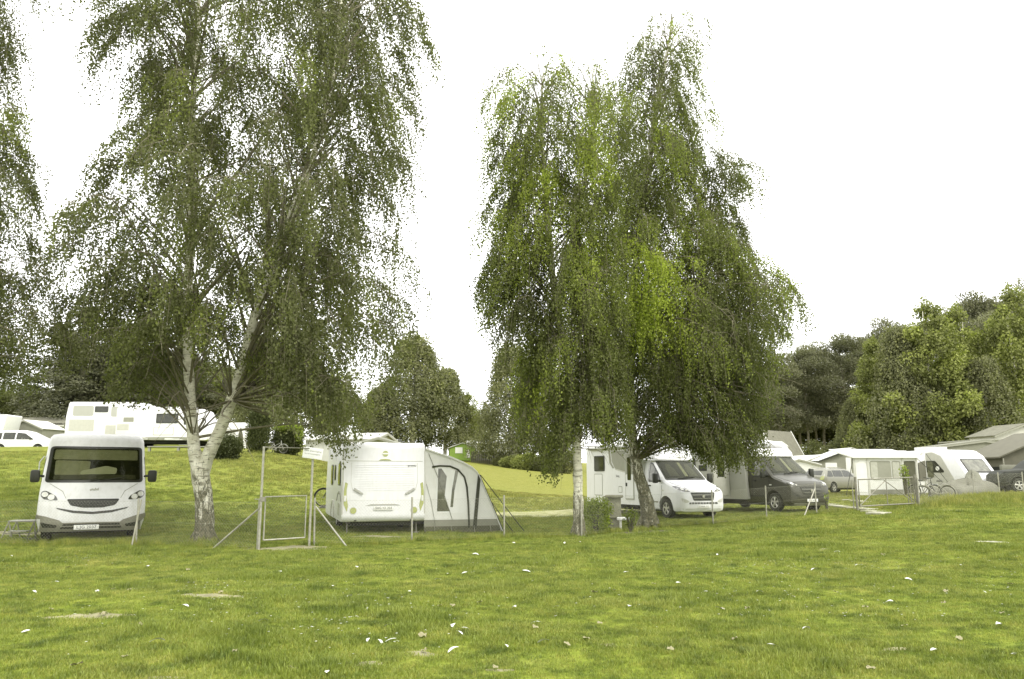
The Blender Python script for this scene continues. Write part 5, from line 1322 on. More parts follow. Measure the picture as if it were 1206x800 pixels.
fence('chain-link fence from the small gate past the caravan to the anthracite camper', [(370, 19.2), (485, 20.5), (594, 21.7), (685, 22.3), (767, 25.6), (840, 26.4), (903, 27.4), (962, 28.6), (1006, 29.2)], struts=((0, .78, -.1), (7, -.62, -.5)))
fence('chain-link fence on the grassy bank at the right edge', [(1083, 29.8), (1148, 33), (1178, 34.5), (1206, 35.8), (1250, 37)], H=.95)
m = MB(); p = on(155, 19.3); m.tube([(0, 0, 0), (.10, .1, 1.08)], .02, 6); o = m.build('wooden_stake', SLAB); o.location = p; tag(o, 'thin wooden stake leaning against the fence post by the motorhome', 'stake')

def small_gate():
    a = on(304.5, 18.2); b = on(364, 19.0); root = empty('garden_gate', a, 0, 'tall tube gate frame with a low mesh gate, left of the caravan', 'gate')
    v = Vector((b.x - a.x, b.y - a.y, b.z - a.z)); up = Vector((0, 0, 1))
    m = MB(); m.tube([-up*.1, up*2.26, v + up*2.24, v - up*.1], .030, 8); m.build('arch_frame', GALV, root)
    u = v.normalized(); i0 = u*.10; i1 = v - u*.12
    g = MB(); g.tube([i0 + up*.20, i0 + up*1.15, i1 + up*1.15, i1 + up*.20, i0 + up*.20], .020, 8); gg = g.build('gate_leaf', GALV, root)
    m = MB(); m.box(-.03, .10, -.03, .03, 1.05, 1.15); m.build('latch', GALVD, root); m = MB(); m.tube([(-.15, 0, 1.10), (.1, 0, 1.10)], .010, 5); m.build('handle', GALV, root)
    w = MB(); n = (i1 - i0).length; s = -.93
    H = .93
    while s < n:
        for d in (1, -1):
            c0, c1 = max(0, s), min(n, s + H)
            if c1 - c0 > .01:
                f0, f1 = (c0 - s)/H, (c1 - s)/H
                z0, z1 = (f0*H, f1*H) if d == 1 else (H - f0*H, H - f1*H)
                w.tube([i0 + u*c0 + up*(.21 + z0), i0 + u*c1 + up*(.21 + z1)], .0016, 3, False)
        s += .08
    o = w.build('wire_mesh', GALVD, gg, sm=False); o['kind'] = 'stuff'
    # sign
    sg = empty('sign', b + Vector((0, -.05, 2.13)), R(5), 'small white notice with two lines of text on the gate frame', 'sign')
    m = MB(); m.box(-.22, .24, -.03, 0, -.13, .13, Matrix.Rotation(R(7), 4, 'Y')); bd = m.build('board', SIGNW, sg, bevel=.006)
    M_ = Matrix.Rotation(R(7), 4, 'Y')
    text('sign_lettering', 'Kein Durchgang', .062, GREYP, bd, M_ @ Matrix.Translation((.01, -.032, .05)) @ Matrix.Rotation(pi/2, 4, 'X'), .001)
    text('sign_lettering', 'nur für Campinggäste', .042, GREYP, bd, M_ @ Matrix.Translation((.01, -.032, -.02)) @ Matrix.Rotation(pi/2, 4, 'X'), .001)
small_gate()
def wide_gate():
    a = on(1010, 29.0); b = on(1081, 29.9); root = empty('field_gate', a, 0, 'wide galvanised tube gate with diagonal braces before the white awning', 'gate')
    v = Vector((b.x - a.x, b.y - a.y, b.z - a.z)); up = Vector((0, 0, 1)); u = v.normalized()
    for q in (Vector((0, 0, 0)), v):
        m = MB(); m.tube([q - up*.1, q + up*1.20], .05, 8); m.build('gate_post', GALVD, root)
    i0 = u*.12; i1 = v - u*.12
    g = MB(); g.tube([i0 + up*.16, i0 + up*1.10, i1 + up*1.10, i1 + up*.16, i0 + up*.16], .024, 8); mid = (i0 + i1)/2
    g.tube([mid + up*.16, mid + up*1.10], .018, 6); g.tube([i0 + up*.18, mid + up*1.05], .016, 6); g.tube([i1 + up*.18, mid + up*1.05 - u*.1], .016, 6)
    gg = g.build('gate_leaf', GALVD, root)
    m = MB(); m.tube([i1 + up*.2 - u*.15, i1 + up*1.1 - u*.15], .014, 6); m.tube([i1 + up*.2 - u*.28, i1 + up*1.1 - u*.28], .014, 6); m.build('gate_bar', GALVD, root)
    w = MB(); n = (i1 - i0).length; s = -.93; H = .93
    while s < n:
        for d in (1, -1):
            c0, c1 = max(0, s), min(n, s + H)
            if c1 - c0 > .01:
                f0, f1 = (c0 - s)/H, (c1 - s)/H; z0, z1 = (f0*H, f1*H) if d == 1 else (H - f0*H, H - f1*H)
                w.tube([i0 + u*c0 + up*(.17 + z0), i0 + u*c1 + up*(.17 + z1)], .0014, 3, False)
        s += .09
    o = w.build('wire_mesh', GALVD, gg, sm=False); o['kind'] = 'stuff'
wide_gate()

def step_stool():
    p = on(26, 21.2); root = empty('folding_step', p, R(8), 'folding metal step stool standing left of the front motorhome', 'step stool')
    for y in (-.22, .22):
        m = MB(); m.tube([(-.42, y, 0), (-.26, y, .45), (-.20, y, .46)], .018, 6); m.tube([(-.26, y, .45), (-.14, y, 0)], .018, 6); m.build('leg', GALV, root)
        m = MB(); m.tube([(.42, y, 0), (.34, y, .46)], .018, 6); m.tube([(.34, y, .45), (.20, y, 0)], .018, 6); m.build('leg', GALVD, root)
    m = MB(); m.box(-.28, .38, -.24, .24, .44, .48); m.build('upper_tread', GREYP, root, bevel=.01)
    m = MB(); m.box(-.18, .26, -.42, -.16, .20, .235); m.build('lower_tread', GREYP, root, bevel=.01)
    m = MB(); m.tube([(-.35, -.22, .16), (.38, -.22, .16)], .012, 5); m.build('cross_bar', GALVD, root)
    q = on(25, 20.7); s = tarp_mound('flat_mat', 25, 20.75, .45, .18, .05, BLACK, 'flat dark mat under the folding step', 9, 'mat')
step_stool()
def stone_pillar():
    p = on(724, 24.6); root = empty('stone_pillar', p, R(-10), 'square weathered stone pillar beside the small hedge between the birches', 'pillar')
    m = MB(); m.box(-.20, .20, -.20, .20, -.05, .98); m.build('shaft', STONE, root, bevel=.03); m = MB(); m.box(-.27, .27, -.27, .27, .98, 1.06); m.build('capstone', STONE, root, bevel=.03)
    m = MB(); m.box(-.24, .24, -.24, .24, .38, .43); m.build('ledge', STONE, root, bevel=.01)
    q = on(731, 24.1); r2 = empty('water_tap', q, 0, 'small white standpipe in front of the stone pillar', 'tap')
    m = MB(); m.tube([(0, 0, 0), (0, 0, .36)], .035, 8); m.build('pipe', PLATE, r2); m = MB(); m.box(-.10, .26, -.06, .06, .33, .42); m.build('head', SIGNW, r2, bevel=.02)
stone_pillar()
# low wooden bench on the rise, in front of the motorhomes
p = on(210, 50); o = empty('low_bench', p, 0, 'low weathered timber rail in front of the long motorhome on the rise', 'bench')
m = MB(); m.box(-1.9, 1.9, -.15, .15, .26, .32); m.build('seat', GREYP, o)
for x in (-1.8, 0, 1.8):
    m = MB(); m.box(x - .06, x + .06, -.1, .1, -.1, .26); m.build('leg', GREYP, o)

# ------------------------------------------------------------------ litter: feathers and dry leaves
FEA = MB(); pts = 9
for i in range(pts):
    t = i / (pts - 1); w_ = .5 * sin(pi * min(1, t * 1.05)) ** .6 * .32
    FEA.v += [(t - .5, -w_, .12 * sin(t*3) + .02), (t - .5, w_, .12 * sin(t*3) + .05)]
FEA.f = [(2*i, 2*i + 1, 2*i + 3, 2*i + 2) for i in range(pts - 1)]
FEAM = FEA.mesh('feather', PAPER)
LEF = MB(); n = 12; LEF.v = [(0, 0, .06)] + [(cos(2*pi*k/n) * (.5 if k % 2 else .40), sin(2*pi*k/n) * (.36 if k % 2 else .28), .10 * (k % 3) * .7) for k in range(n)]
LEF.f = [(0, 1 + k, 1 + (k + 1) % n) for k in range(n)]; LEFM = LEF.mesh('dry_leaf', DRYL)
spots = [(13,657,1),(80,670,0),(114,699,1),(152,697,0),(133,696,0),(203,654,0),(221,673,0),(165,739,0),(30,747,1),(218,717,1),(120,726,0),(146,777,0),(174,670,1),(300,658,0),(392,693,1),(358,743,1),
 (412,706,1),(430,711,0),(433,720,1),(458,740,1),(482,699,1),(516,686,1),(547,677,1),(527,678,1),(534,741,1),(546,745,1),(541,750,1),(460,758,1),(447,760,1),(434,758,1),(534,770,1),(596,765,1),(606,719,1),
 (620,675,1),(628,687,1),(655,718,1),(631,738,1),(630,742,0),(679,653,1),(706,737,0),(725,676,1),(736,677,1),(668,762,0),(741,718,1),(724,698,1),(518,716,0),(533,716,0),(497,752,0),(583,790,0),(920,678,1),
 (1048,712,1),(848,720,1),(851,720,0),(1114,699,0),(986,652,1),(978,640,0),(958,673,1),(1133,668,1),(1180,725,0),(1070,685,1),(1019,718,0),(868,672,0),(911,765,1),(974,779,0),(1025,791,0),(880,719,0),(665,641,1),(605,641,1),(683,640,1),
 (345,792,0),(385,796,1),(1176,740,1),(1112,713,0),(700,700,0),(760,660,1),(800,690,1),(845,655,1),(560,655,1),(480,660,0),(90,787,0),(60,720,0),(260,700,0),(65,688,1),(185,760,1),(275,772,0),(330,676,1),(365,662,0),(420,670,1),(455,668,0),(500,770,0),(565,712,0),(640,760,1),(690,755,0),(715,668,0),(770,690,0),(790,768,0),(830,700,1),(865,756,0),(895,700,1),(935,705,0),(950,745,1),(985,700,0),(1010,668,1),(1040,655,0),(1065,740,0),(1090,655,1),(1100,770,1),(1130,755,0),(1150,645,0),(1160,700,1),(1190,690,0),(1195,775,1),(40,700,1),(310,735,1)]
LMK = ((180, 'the left motorhome'), (290, 'the forked birch'), (372, 'the small gate'), (500, 'the rear-facing caravan'), (600, 'the grey awning'), (720, 'the straight birch'), (780, 'the leaning birch'), (862, 'the white-cab motorhome'), (982, 'the anthracite camper'), (1088, 'the wide gate'), (9999, 'the grassy bank'))
ORD = ['leftmost', 'second from left', 'third from left', 'fourth from left', 'fifth from left', 'sixth from left', 'seventh from left', 'eighth from left', 'ninth from left', 'tenth from left', 'eleventh from left', 'twelfth from left', 'thirteenth from left', 'fourteenth from left', 'fifteenth from left', 'sixteenth from left']
BUCK = {}
def bucket(px, py, wht): return (next(n for x, n in LMK if px < x), 'close to the fence' if py < 682 else 'midway down the lawn' if py < 735 else 'near the bottom edge', wht)
for px, py, wht in sorted(spots): BUCK.setdefault(bucket(px, py, wht), []).append((px, py))
def litter_label(px, py, wht):
    b = bucket(px, py, wht); l = BUCK[b]; k = l.index((px, py))
    kind = 'white feather' if wht else 'dry leaf'
    return f"{kind} {b[1]}, in line with {b[0]}" + (f", {ORD[k]}" if len(l) > 1 else '')
for i, (px, py, wht) in enumerate(spots):
    d = at(px, py, 10) - Vector((0, 0, EYE)); tt = -EYE / d.z * .5
    for _ in range(6):
        Q = Vector((0, 0, EYE)) + d * tt; tt *= (EYE - gz(Q.x, Q.y)) / (EYE - Q.z)
    Q = Vector((0, 0, EYE)) + d * tt; s = rnd.uniform(.08, .15) if wht else rnd.uniform(.06, .11)
    o = link('feather' if wht else 'dry_leaf', FEAM if wht else LEFM); o.location = (Q.x, Q.y, gz(Q.x, Q.y) + .028); o.scale = (s, s * rnd.uniform(.8, 1.3), s * rnd.uniform(.6, 1.6)); o.rotation_euler = (rnd.uniform(-.35, .35), rnd.uniform(-.3, .3), rnd.uniform(0, 6.28))
    if wht: tag(o, litter_label(px, py, wht), 'feather', 'white feathers scattered over the lawn')
    else: tag(o, litter_label(px, py, wht), 'leaf', 'dry leaves scattered over the lawn')

# ------------------------------------------------------------------ hero birches
def yb(x, y, z): return 0
A0 = on(240, 20.4)
weeping_tree('birch_tree', A0,
  [([(240, 640, 20.4), (241, 600, 20.4), (236, 560, 20.4), (229, 530, 20.4), (225, 480, 20.45), (221, 400, 20.5), (223, 300, 20.6), (226, 200, 20.7), (228, 100, 20.8), (234, 0, 21.0), (240, -120, 21.2)],
    [.27, .22, .22, .155, .135, .125, .115, .10, .08, .06, .03]),
   ([(238, 590, 20.45), (241, 548, 20.4), (262, 500, 20.3), (283, 440, 20.2), (300, 372, 20.1), (325, 300, 20.0), (350, 235, 19.9), (370, 180, 19.8), (388, 110, 19.7), (400, 20, 19.6), (408, -80, 19.6)],
    [.17, .165, .15, .135, .12, .11, .095, .08, .06, .04, .02])],
  20.6,
  [(-170, 190, 440), (-100, 130, 460), (-30, 100, 485), (20, 95, 492), (60, 112, 508), (110, 118, 508), (135, 152, 490), (180, 155, 532), (215, 132, 528), (240, 92, 512), (275, 60, 535), (310, 66, 548), (350, 78, 528), (400, 90, 510), (450, 100, 488), (500, 110, 465), (560, 120, 435)],
  [(70, 350), (90, 385), (110, 440), (140, 470), (165, 478), (200, 485), (215, 430), (235, 420), (262, 440), (290, 450), (320, 470), (350, 500), (375, 535), (390, 550), (402, 520), (425, 490), (445, 455), (470, 430), (485, 380), (500, 330), (520, 290)],
  490, 36, BIRCHL, 'tall forked white-barked birch with two stems left of the small gate', seed=3, rough_top=2.3, size=.066, f0=2.6, spacing=.036, lenf=1.15, topthin=.03, clear=.65,
  limbs=[([(222, 400, 20.5), (232, 360, 20.3), (262, 322, 20.0), (290, 290, 19.6)], [.07, .06, .045, .02]), ([(224, 300, 20.6), (250, 240, 20.6), (290, 190, 20.5), (335, 120, 20.4)], [.06, .05, .04, .02])])
B0 = on(681, 22.5)
weeping_tree('birch_tree', B0,
  [([(682, 634, 22.5), (681, 590, 22.5), (680, 545, 22.5), (676, 490, 22.5), (668, 430, 22.6), (656, 360, 22.7), (647, 290, 22.8), (643, 220, 22.8), (637, 150, 22.8), (640, 85, 22.8)],
    [.19, .135, .125, .12, .115, .105, .09, .075, .055, .02]),
   ([(656, 360, 22.7), (672, 290, 22.9), (690, 210, 23.1), (700, 140, 23.2), (697, 82, 23.2)], [.08, .07, .055, .04, .015])],
  22.8,
  [(66, 630, 712), (80, 588, 725), (120, 574, 740), (170, 572, 745), (215, 576, 735), (260, 568, 722), (300, 552, 712), (350, 556, 712), (400, 572, 720), (450, 590, 730), (520, 605, 735), (580, 615, 735)],
  [(560, 330), (575, 395), (595, 430), (608, 480), (622, 540), (640, 560), (655, 578), (668, 565), (676, 515), (690, 515), (705, 528), (722, 530), (740, 520), (760, 500)],
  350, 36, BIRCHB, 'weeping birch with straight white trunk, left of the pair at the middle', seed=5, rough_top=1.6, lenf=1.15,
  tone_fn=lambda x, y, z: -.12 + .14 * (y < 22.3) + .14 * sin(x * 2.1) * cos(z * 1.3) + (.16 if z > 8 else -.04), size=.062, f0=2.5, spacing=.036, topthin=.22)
C0 = on(762, 25.6)
weeping_tree('birch_tree', C0,
  [([(766, 618, 25.6), (760, 585, 25.6), (750, 550, 25.6), (743, 500, 25.6), (742, 440, 25.6), (745, 360, 25.6), (752, 280, 25.6), (762, 200, 25.6), (774, 120, 25.6), (786, 60, 25.6), (792, 20, 25.6)],
    [.29, .21, .165, .145, .135, .12, .105, .09, .07, .045, .015]),
   ([(742, 500, 25.6), (762, 465, 25.8), (790, 420, 26.0), (812, 370, 26.1), (826, 320, 26.2), (834, 270, 26.2)], [.12, .11, .095, .08, .05, .02])],
  25.7,
  [(5, 776, 800), (30, 740, 836), (60, 728, 838), (85, 722, 815), (130, 716, 842), (165, 714, 832), (195, 708, 896), (225, 700, 886), (245, 692, 855), (275, 692, 900), (300, 690, 905), (330, 690, 950), (365, 690, 965), (400, 690, 955), (440, 695, 925), (500, 700, 910), (580, 710, 905)],
  [(700, 505), (715, 525), (732, 532), (748, 535), (765, 540), (785, 532), (800, 528), (820, 548), (840, 560), (862, 560), (878, 550), (888, 500), (900, 450), (920, 410), (950, 385)],
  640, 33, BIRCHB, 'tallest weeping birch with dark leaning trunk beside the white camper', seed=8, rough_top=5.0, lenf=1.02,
  tone_fn=lambda x, y, z: (-.12 + .62 * math.exp(-((x - 4.3) / 1.5) ** 4 - ((z - 8.0) / 2.3) ** 4) * max(0, min(1, (26.0 - y) / 1.2))) - (.10 if z < 4.0 else 0) + (.08 if z > 11 else 0) + .10 * sin(x * 1.7 + z), size=.064, spacing=.038, f0=2.0, topthin=.27)  # front patch of the crown: sunlit look and yellower hue painted into leaf tone
L0 = on(-95, 18.6)
weeping_tree('birch_tree', L0,
  [([(-95, 660, 18.6), (-92, 560, 18.6), (-95, 420, 18.6), (-90, 280, 18.7), (-85, 140, 18.8), (-80, 0, 18.9), (-75, -140, 19)], [.32, .24, .2, .17, .14, .1, .03])],
  18.8,
  [(-160, -160, -10), (-60, -230, 42), (0, -250, 50), (45, -260, 54), (75, -260, 16), (110, -260, 2), (135, -260, 40), (200, -260, 44), (240, -260, 52), (265, -260, 24), (305, -260, 38), (345, -260, 82), (385, -260, 92), (430, -260, 88), (500, -260, 50)],
  [(-260, 430), (-40, 470), (0, 440), (20, 460), (40, 455), (60, 430), (80, 430), (100, 395)],
  260, 44, BIRCHL, 'birch at the left edge with only its hanging branches in view', seed=13, size=.058, spacing=.034, f0=2.0, tone_fn=lambda x, y, z: -.05)

# ------------------------------------------------------------------ background trees
def tube_trunk(parent, h, r, mat, lean=0, name='trunk', splits=()):
    m = MB(); m.tube([(0, 0, -.4), (lean*.1, 0, h*.3), (lean*.5, .1, h*.65), (lean, 0, h)], [r*1.2, r*.9, r*.6, r*.15], 8)
    for z, dx, dy, dz in splits: m.tube([(lean*z/h, 0, z), (lean*z/h + dx*.5, dy*.5, z + dz*.7), (lean*z/h + dx, dy, z + dz)], [r*.35, r*.22, r*.06], 5)
    return m.build(name, mat, parent, ang=80)
def bg_tree(kind, seed, h, w):
    """prototype of a distant tree, foot at the origin"""
    rng = np.random.default_rng(seed); rr = random.Random(seed)
    root = empty({'birch': 'birch_tree', 'birchy': 'birch_tree', 'pine': 'pine_tree', 'spruce': 'spruce_tree', 'decid': 'broadleaf_tree'}[kind], (0, 0, 0))
    blobs = []; splits = []
    if kind == 'birchy':
        for i in range(95):
            f = rr.random() ** .75; z = h * (.13 + .84 * f); a = rr.uniform(0, 2*pi)
            R_ = w * (1 - .80 * f ** 1.6) * (.78 + .22 * sin(a * 3 + seed) + .15 * sin(f * 13 + a)); r = R_ * rr.uniform(.45, 1.0) ** .6
            s_ = rr.uniform(.55, 1.0) * (1.25 - .6 * f); blobs.append((r*cos(a), r*sin(a), z, s_, s_, s_*rr.uniform(.9, 1.4), s_*s_))
            if i % 6 == 0: splits.append((z * .82, r*cos(a)*.85, r*sin(a)*.85, z*.16))
        blobs.append((0, 0, h*.98, .35, .35, .9, .4))
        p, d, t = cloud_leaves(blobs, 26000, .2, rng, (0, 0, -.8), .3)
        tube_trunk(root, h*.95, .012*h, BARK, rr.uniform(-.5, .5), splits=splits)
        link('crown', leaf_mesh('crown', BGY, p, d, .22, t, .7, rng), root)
    elif kind == 'birch':
        st = []; ln = []; ou = []; tn = []
        for i in range(175):
            f = rr.random() ** .85; z = h * (.18 + .82 * f); R_ = w * (1.0 - .86 * f ** 1.5) * (.82 + .30 * sin(i * 1.7) * rr.random()); a = rr.uniform(0, 2*pi); r = R_ * rr.uniform(.35, 1) ** .6
            c = rr.gauss(0, .14)
            for _ in range(17):
                aa = a + rr.gauss(0, .22); q = r + rr.gauss(0, .3)
                zz = z + rr.gauss(0, .3) - .18 * abs(q - r)
                st.append((q*cos(aa), q*sin(aa), zz)); ln.append(min(rr.uniform(.6, 2.6), zz - 1.0)); ou.append((cos(aa), sin(aa), 0)); tn.append(.42 + c + .12 * (z / h - .5) + rr.gauss(0, .06))
            if i % 5 == 0: splits.append((z * .85, r*cos(a)*.8, r*sin(a)*.8, z*.12))
        p, d, t = strands(np.array(st), np.array(ln), np.array(ou), np.array(tn), .15, .2, .12, rng)
        tube_trunk(root, h*.97, .014*h, BARK, rr.uniform(-.5, .5), splits=splits)
        link('crown', leaf_mesh('crown', BGY if kind == 'birchy' else BGB, p, d, .21, t, .75, rng), root)
    elif kind == 'pine':
        for i in range(30):
            z = h * rr.uniform(.40, .97); k = 1 - abs((z/h - .72)) * 2.2; r = w * max(.25, k) * rr.uniform(.2, 1); a = rr.uniform(0, 2*pi)
            s = rr.uniform(.75, 1.5); blobs.append((r*cos(a), r*sin(a), z, s*1.25, s*1.25, s*.5, s*s))
            splits.append((z - .6, r*cos(a), r*sin(a), .6))
        for i in range(5):
            blobs.append((rr.gauss(0, .5), rr.gauss(0, .5), h*rr.uniform(.9, 1), 1.1, 1.1, .6, 1.2))
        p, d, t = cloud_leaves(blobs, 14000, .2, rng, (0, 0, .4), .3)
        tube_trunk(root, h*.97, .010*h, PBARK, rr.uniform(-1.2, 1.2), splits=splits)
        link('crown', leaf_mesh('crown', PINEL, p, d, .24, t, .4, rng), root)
    elif kind == 'spruce':
        for lv in range(20):
            f = lv / 19; z = h * (.08 + .9 * f); R_ = w * (1 - f) ** .85 + .15
            for k in range(max(4, int(9 * (1 - f) + 3))):
                a = rr.uniform(0, 2*pi); r = R_ * rr.uniform(.4, .95); blobs.append((r*cos(a), r*sin(a), z - .12*r, .55 + .3*R_/w, .55 + .3*R_/w, .34, 1))
        p, d, t = cloud_leaves(blobs, 22000, .22, rng, (0, 0, -.5), .2)
        tube_trunk(root, h*.98, .014*h, DBARK, 0)
        link('crown', leaf_mesh('crown', SPRL, p, d, .25, t, .4, rng), root)
    else:
        for i in range(46):
            u = Vector((rr.gauss(0, 1), rr.gauss(0, 1), rr.gauss(0, 1))).normalized(); q = rr.uniform(.35, .95)
            s = w * rr.uniform(.2, .36); blobs.append((u.x*w*q, u.y*w*q, h*.6 + u.z*h*.36*q, s, s, s*.8, s*s))
            if i % 4 == 0: splits.append((h*.3, u.x*w*q*.8, u.y*w*q*.8, h*.3))
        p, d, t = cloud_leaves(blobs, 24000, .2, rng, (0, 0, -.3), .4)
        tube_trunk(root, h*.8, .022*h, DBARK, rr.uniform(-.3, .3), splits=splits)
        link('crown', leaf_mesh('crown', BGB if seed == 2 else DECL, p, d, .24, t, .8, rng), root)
    return root
used = {}
protos = {}
def plant_tree(kind, seed, px, Y, h, w, label, group=None, rz=None, dz=0):
    key = (kind, seed)
    if key not in protos:
        protos[key] = (bg_tree(kind, seed, 15.0, {'birch': 4.3, 'birchy': 4.3, 'pine': 3.2, 'spruce': 3.0, 'decid': 4.8}[kind]), {'birch': 4.3, 'birchy': 4.3, 'pine': 3.2, 'spruce': 3.0, 'decid': 4.8}[kind])
        o = protos[key][0]
    else: o = copy_tree(protos[key][0])
    if 'group' in o: del o['group']
    k = protos[key][1]
    o.location = on(px, Y, dz - .1); o.scale = (w/k, w/k, h/15.0); o.rotation_euler = (0, 0, rnd.uniform(0, 6.28) if rz is None else rz)
    tag(o, label, 'tree', group); return o
# middle distance
plant_tree('birch', 4, 485, 120, 18.8, 8.0, 'tall weeping birch alone at the top of the field, left of the green shed')
plant_tree('birch', 1, 524, 124, 14, 5.6, 'lower dense birch just left of the green shed')
plant_tree('birchy', 3, 550, 125, 10.5, 3.4, 'small yellow-green tree behind the green shed')
plant_tree('birch', 4, 446, 118, 10.0, 4.6, 'shorter pale tree left of the tall field birch')
plant_tree('birch', 4, 604, 106, 17.0, 5.6, 'broad weeping birch with white trunk behind the low bushes')
plant_tree('birch', 1, 640, 108, 15, 5.6, 'weeping birch half hidden by the middle birches')
plant_tree('decid', 2, 563, 140, 10, 4.0, 'distant round tree behind the gap between the field birches')
# behind the forked birch
plant_tree('birch', 4, 345, 66, 10.2, 3.6, 'dark weeping birch behind the clipped hedge')
plant_tree('birch', 1, 308, 72, 10.0, 3.3, 'weeping tree behind the columnar conifer')
plant_tree('decid', 2, 395, 84, 9.0, 3.5, 'leafy tree behind the sign')
SPL = [('spruce', 62, 84, 12.5, 4.6, 'dense spruce at the left end of the row behind the long white building'), ('spruce', 92, 78, 13.2, 4.8, 'layered dark spruce rising left of the tall white motorhome'),
 ('spruce', 122, 84, 13.0, 4.8, 'dark spruce directly above the tall white motorhome'), ('spruce', 150, 78, 11.4, 4.6, 'dark spruce behind the gap between the two white motorhomes'),
 ('spruce', 178, 84, 12.2, 4.8, 'dark spruce above the long white motorhome'), ('spruce', 208, 80, 11.0, 4.4, 'dark spruce just left of the forked birch'), ('decid', 238, 86, 9.6, 4.4, 'dark leafy tree behind the fork of the big birch'),
 ('decid', 268, 90, 9.4, 4.2, 'leafy tree behind the low white caravan on the rise'), ('decid', 105, 96, 13.0, 5.0, 'broad leafy tree deep in the row behind the motorhomes'), ('decid', 165, 98, 12.5, 5.0, 'broad leafy tree behind the middle of the spruce row')]
for i, (kd, px, Y, h, w, lab) in enumerate(SPL):
    plant_tree(kd, (7 + i % 2) if kd == 'spruce' else 2, px, Y, h, w, lab)
for px, Y, h, w, wh in ((8, 96, 7.5, 3.2, 'taller'), (40, 98, 6.0, 3.5, 'lower'), (-30, 96, 8.0, 4, 'leftmost')):
    plant_tree('decid', 9, px, Y, h, w, wh + ' loose-crowned tree behind the long white building', 'low trees behind the long building')
# right hand wood
NP = 0
PINES = ((905, 100, 15.5, 4), (922, 96, 15.5, 3.6), (938, 104, 17.5, 3.8), (955, 98, 17.0, 3.6), (973, 100, 18.0, 3.8), (990, 106, 19.5, 3.8), (1005, 98, 18.0, 3.6), (1022, 104, 19.5, 3.8),
   (1040, 108, 21, 4.2), (1060, 104, 21, 4), (1085, 108, 22, 4.2), (1108, 104, 21.5, 4), (1130, 106, 23, 4.2), (1152, 102, 23.5, 4.2), (1172, 98, 23.5, 4), (1195, 96, 24.0, 4.2), (1220, 96, 24.5, 4.4), (1250, 94, 24, 4.4),
   (912, 118, 16, 4.4), (945, 120, 18, 4.4), (965, 122, 19.5, 4.4), (1000, 120, 21, 4.4), (1033, 122, 22.5, 4.6), (1070, 124, 24, 4.6), (1120, 122, 25, 4.8), (1165, 118, 26, 4.8), (1208, 112, 26.5, 4.8), (1140, 92, 18, 4), (1185, 88, 18.5, 4), (1212, 84, 17, 4))
for i, (px, Y, h, w) in enumerate(PINES):
    h *= .89 + .08 * sin(i * 2.3); NP += 1
    row = [c[0] for c in PINES if (c[1] < 94) == (Y < 94) and (c[1] > 111) == (Y > 111)]; k = sorted(row).index(px)
    lab, grp = ('low front' if Y < 94 else 'back' if Y > 111 else 'main') + ' row pine of the right wood, ' + (ORD + ['seventeenth from left', 'eighteenth from left'])[k], 'pines of the wood at the right'
    if i == 1: lab, grp = 'leaning pine with a pale bare trunk above the A-frame house roof', None
    if i == 3: lab, grp = 'straight pine with pale bare trunk right of the A-frame house', None
    plant_tree('pine', 20 + i % 4, px, Y, h, w, lab, grp)
for i, (px, Y, h, w) in enumerate(((1042, 80, 14.2, 4.0), (1072, 77, 15.0, 4.4), (1108, 76, 17.2, 5.4), (1146, 78, 17.0, 5.0), (1012, 82, 8.5, 2.8), (1170, 74, 11.5, 3.8))):
    plant_tree('birchy' if i in (0, 2, 3) else 'birch', 31 if i in (0, 2, 3) else 1, px, Y, h, w,
      ['tall narrow yellow-green birch, leftmost at the edge of the wood', 'bushy green birch between the two tallest yellow-green birches', 'broadest yellow-green birch behind the right caravan', 'yellow-green birch above the sloping caravan window', 'small young birch right of the grey shrub', 'low birch behind the taupe tent'][i])
plant_tree('birchy', 31, 1212, 76, 18.5, 4.8, 'yellow-green birch at the right edge of the photo')
for i, (px, Y) in enumerate(((900, 128), (930, 128), (960, 130), (990, 130), (1020, 132), (1055, 132), (1090, 132), (1130, 130), (1170, 128), (1210, 125), (1250, 120))):
    plant_tree('decid', 9, px, Y, 13, 7, 'dark undergrowth tree deep in the right wood, ' + ORD[i], 'undergrowth trees in the wood')

def bush(name, px, Y, blobs, n, size, mat, label, cat='shrub', group=None, seed=0, shell=.5, dz=0, down=(0, 0, .2)):
    rng = np.random.default_rng(seed); root = empty(name, on(px, Y, dz), 0, label, cat, group)
    p, d, t = cloud_leaves(blobs, n, size, rng, down, shell); p[:, 2] = np.maximum(p[:, 2], -.05)
    link('foliage', leaf_mesh('foliage', mat, p, d, size, t, .75, rng), root)
    m = MB(); b0 = blobs[0]
    for k in range(5):
        a = k * 1.3; m.tube([(0, 0, -.1), (cos(a)*b0[3]*.3, sin(a)*b0[4]*.3, b0[2]*.6), (cos(a)*b0[3]*.55, sin(a)*b0[4]*.55, b0[2]*1.2)], [.05, .035, .01], 5)
    m.build('stem', DBARK, root); return root
bush('round_shrub', 266, 45.5, [(0, 0, .75, .85, .8, .8, 1), (.3, .2, .9, .5, .5, .5, .4), (-.35, 0, .5, .5, .5, .5, .4)], 9000, .09, DARKL, 'dark round shrub right of the forked birch trunk', seed=1, dz=-.15)
bush('columnar_conifer', 303, 50, [(0, 0, .7, .72, .7, .9, 1), (0, 0, 1.4, .72, .7, .9, 1), (.1, 0, 2.1, .62, .6, .5, .7), (-.2, 0, 2.2, .4, .5, .4, .4)], 14000, .09, DARKL, 'broad columnar conifer left of the pale bicycle', seed=2, down=(0, 0, 1))
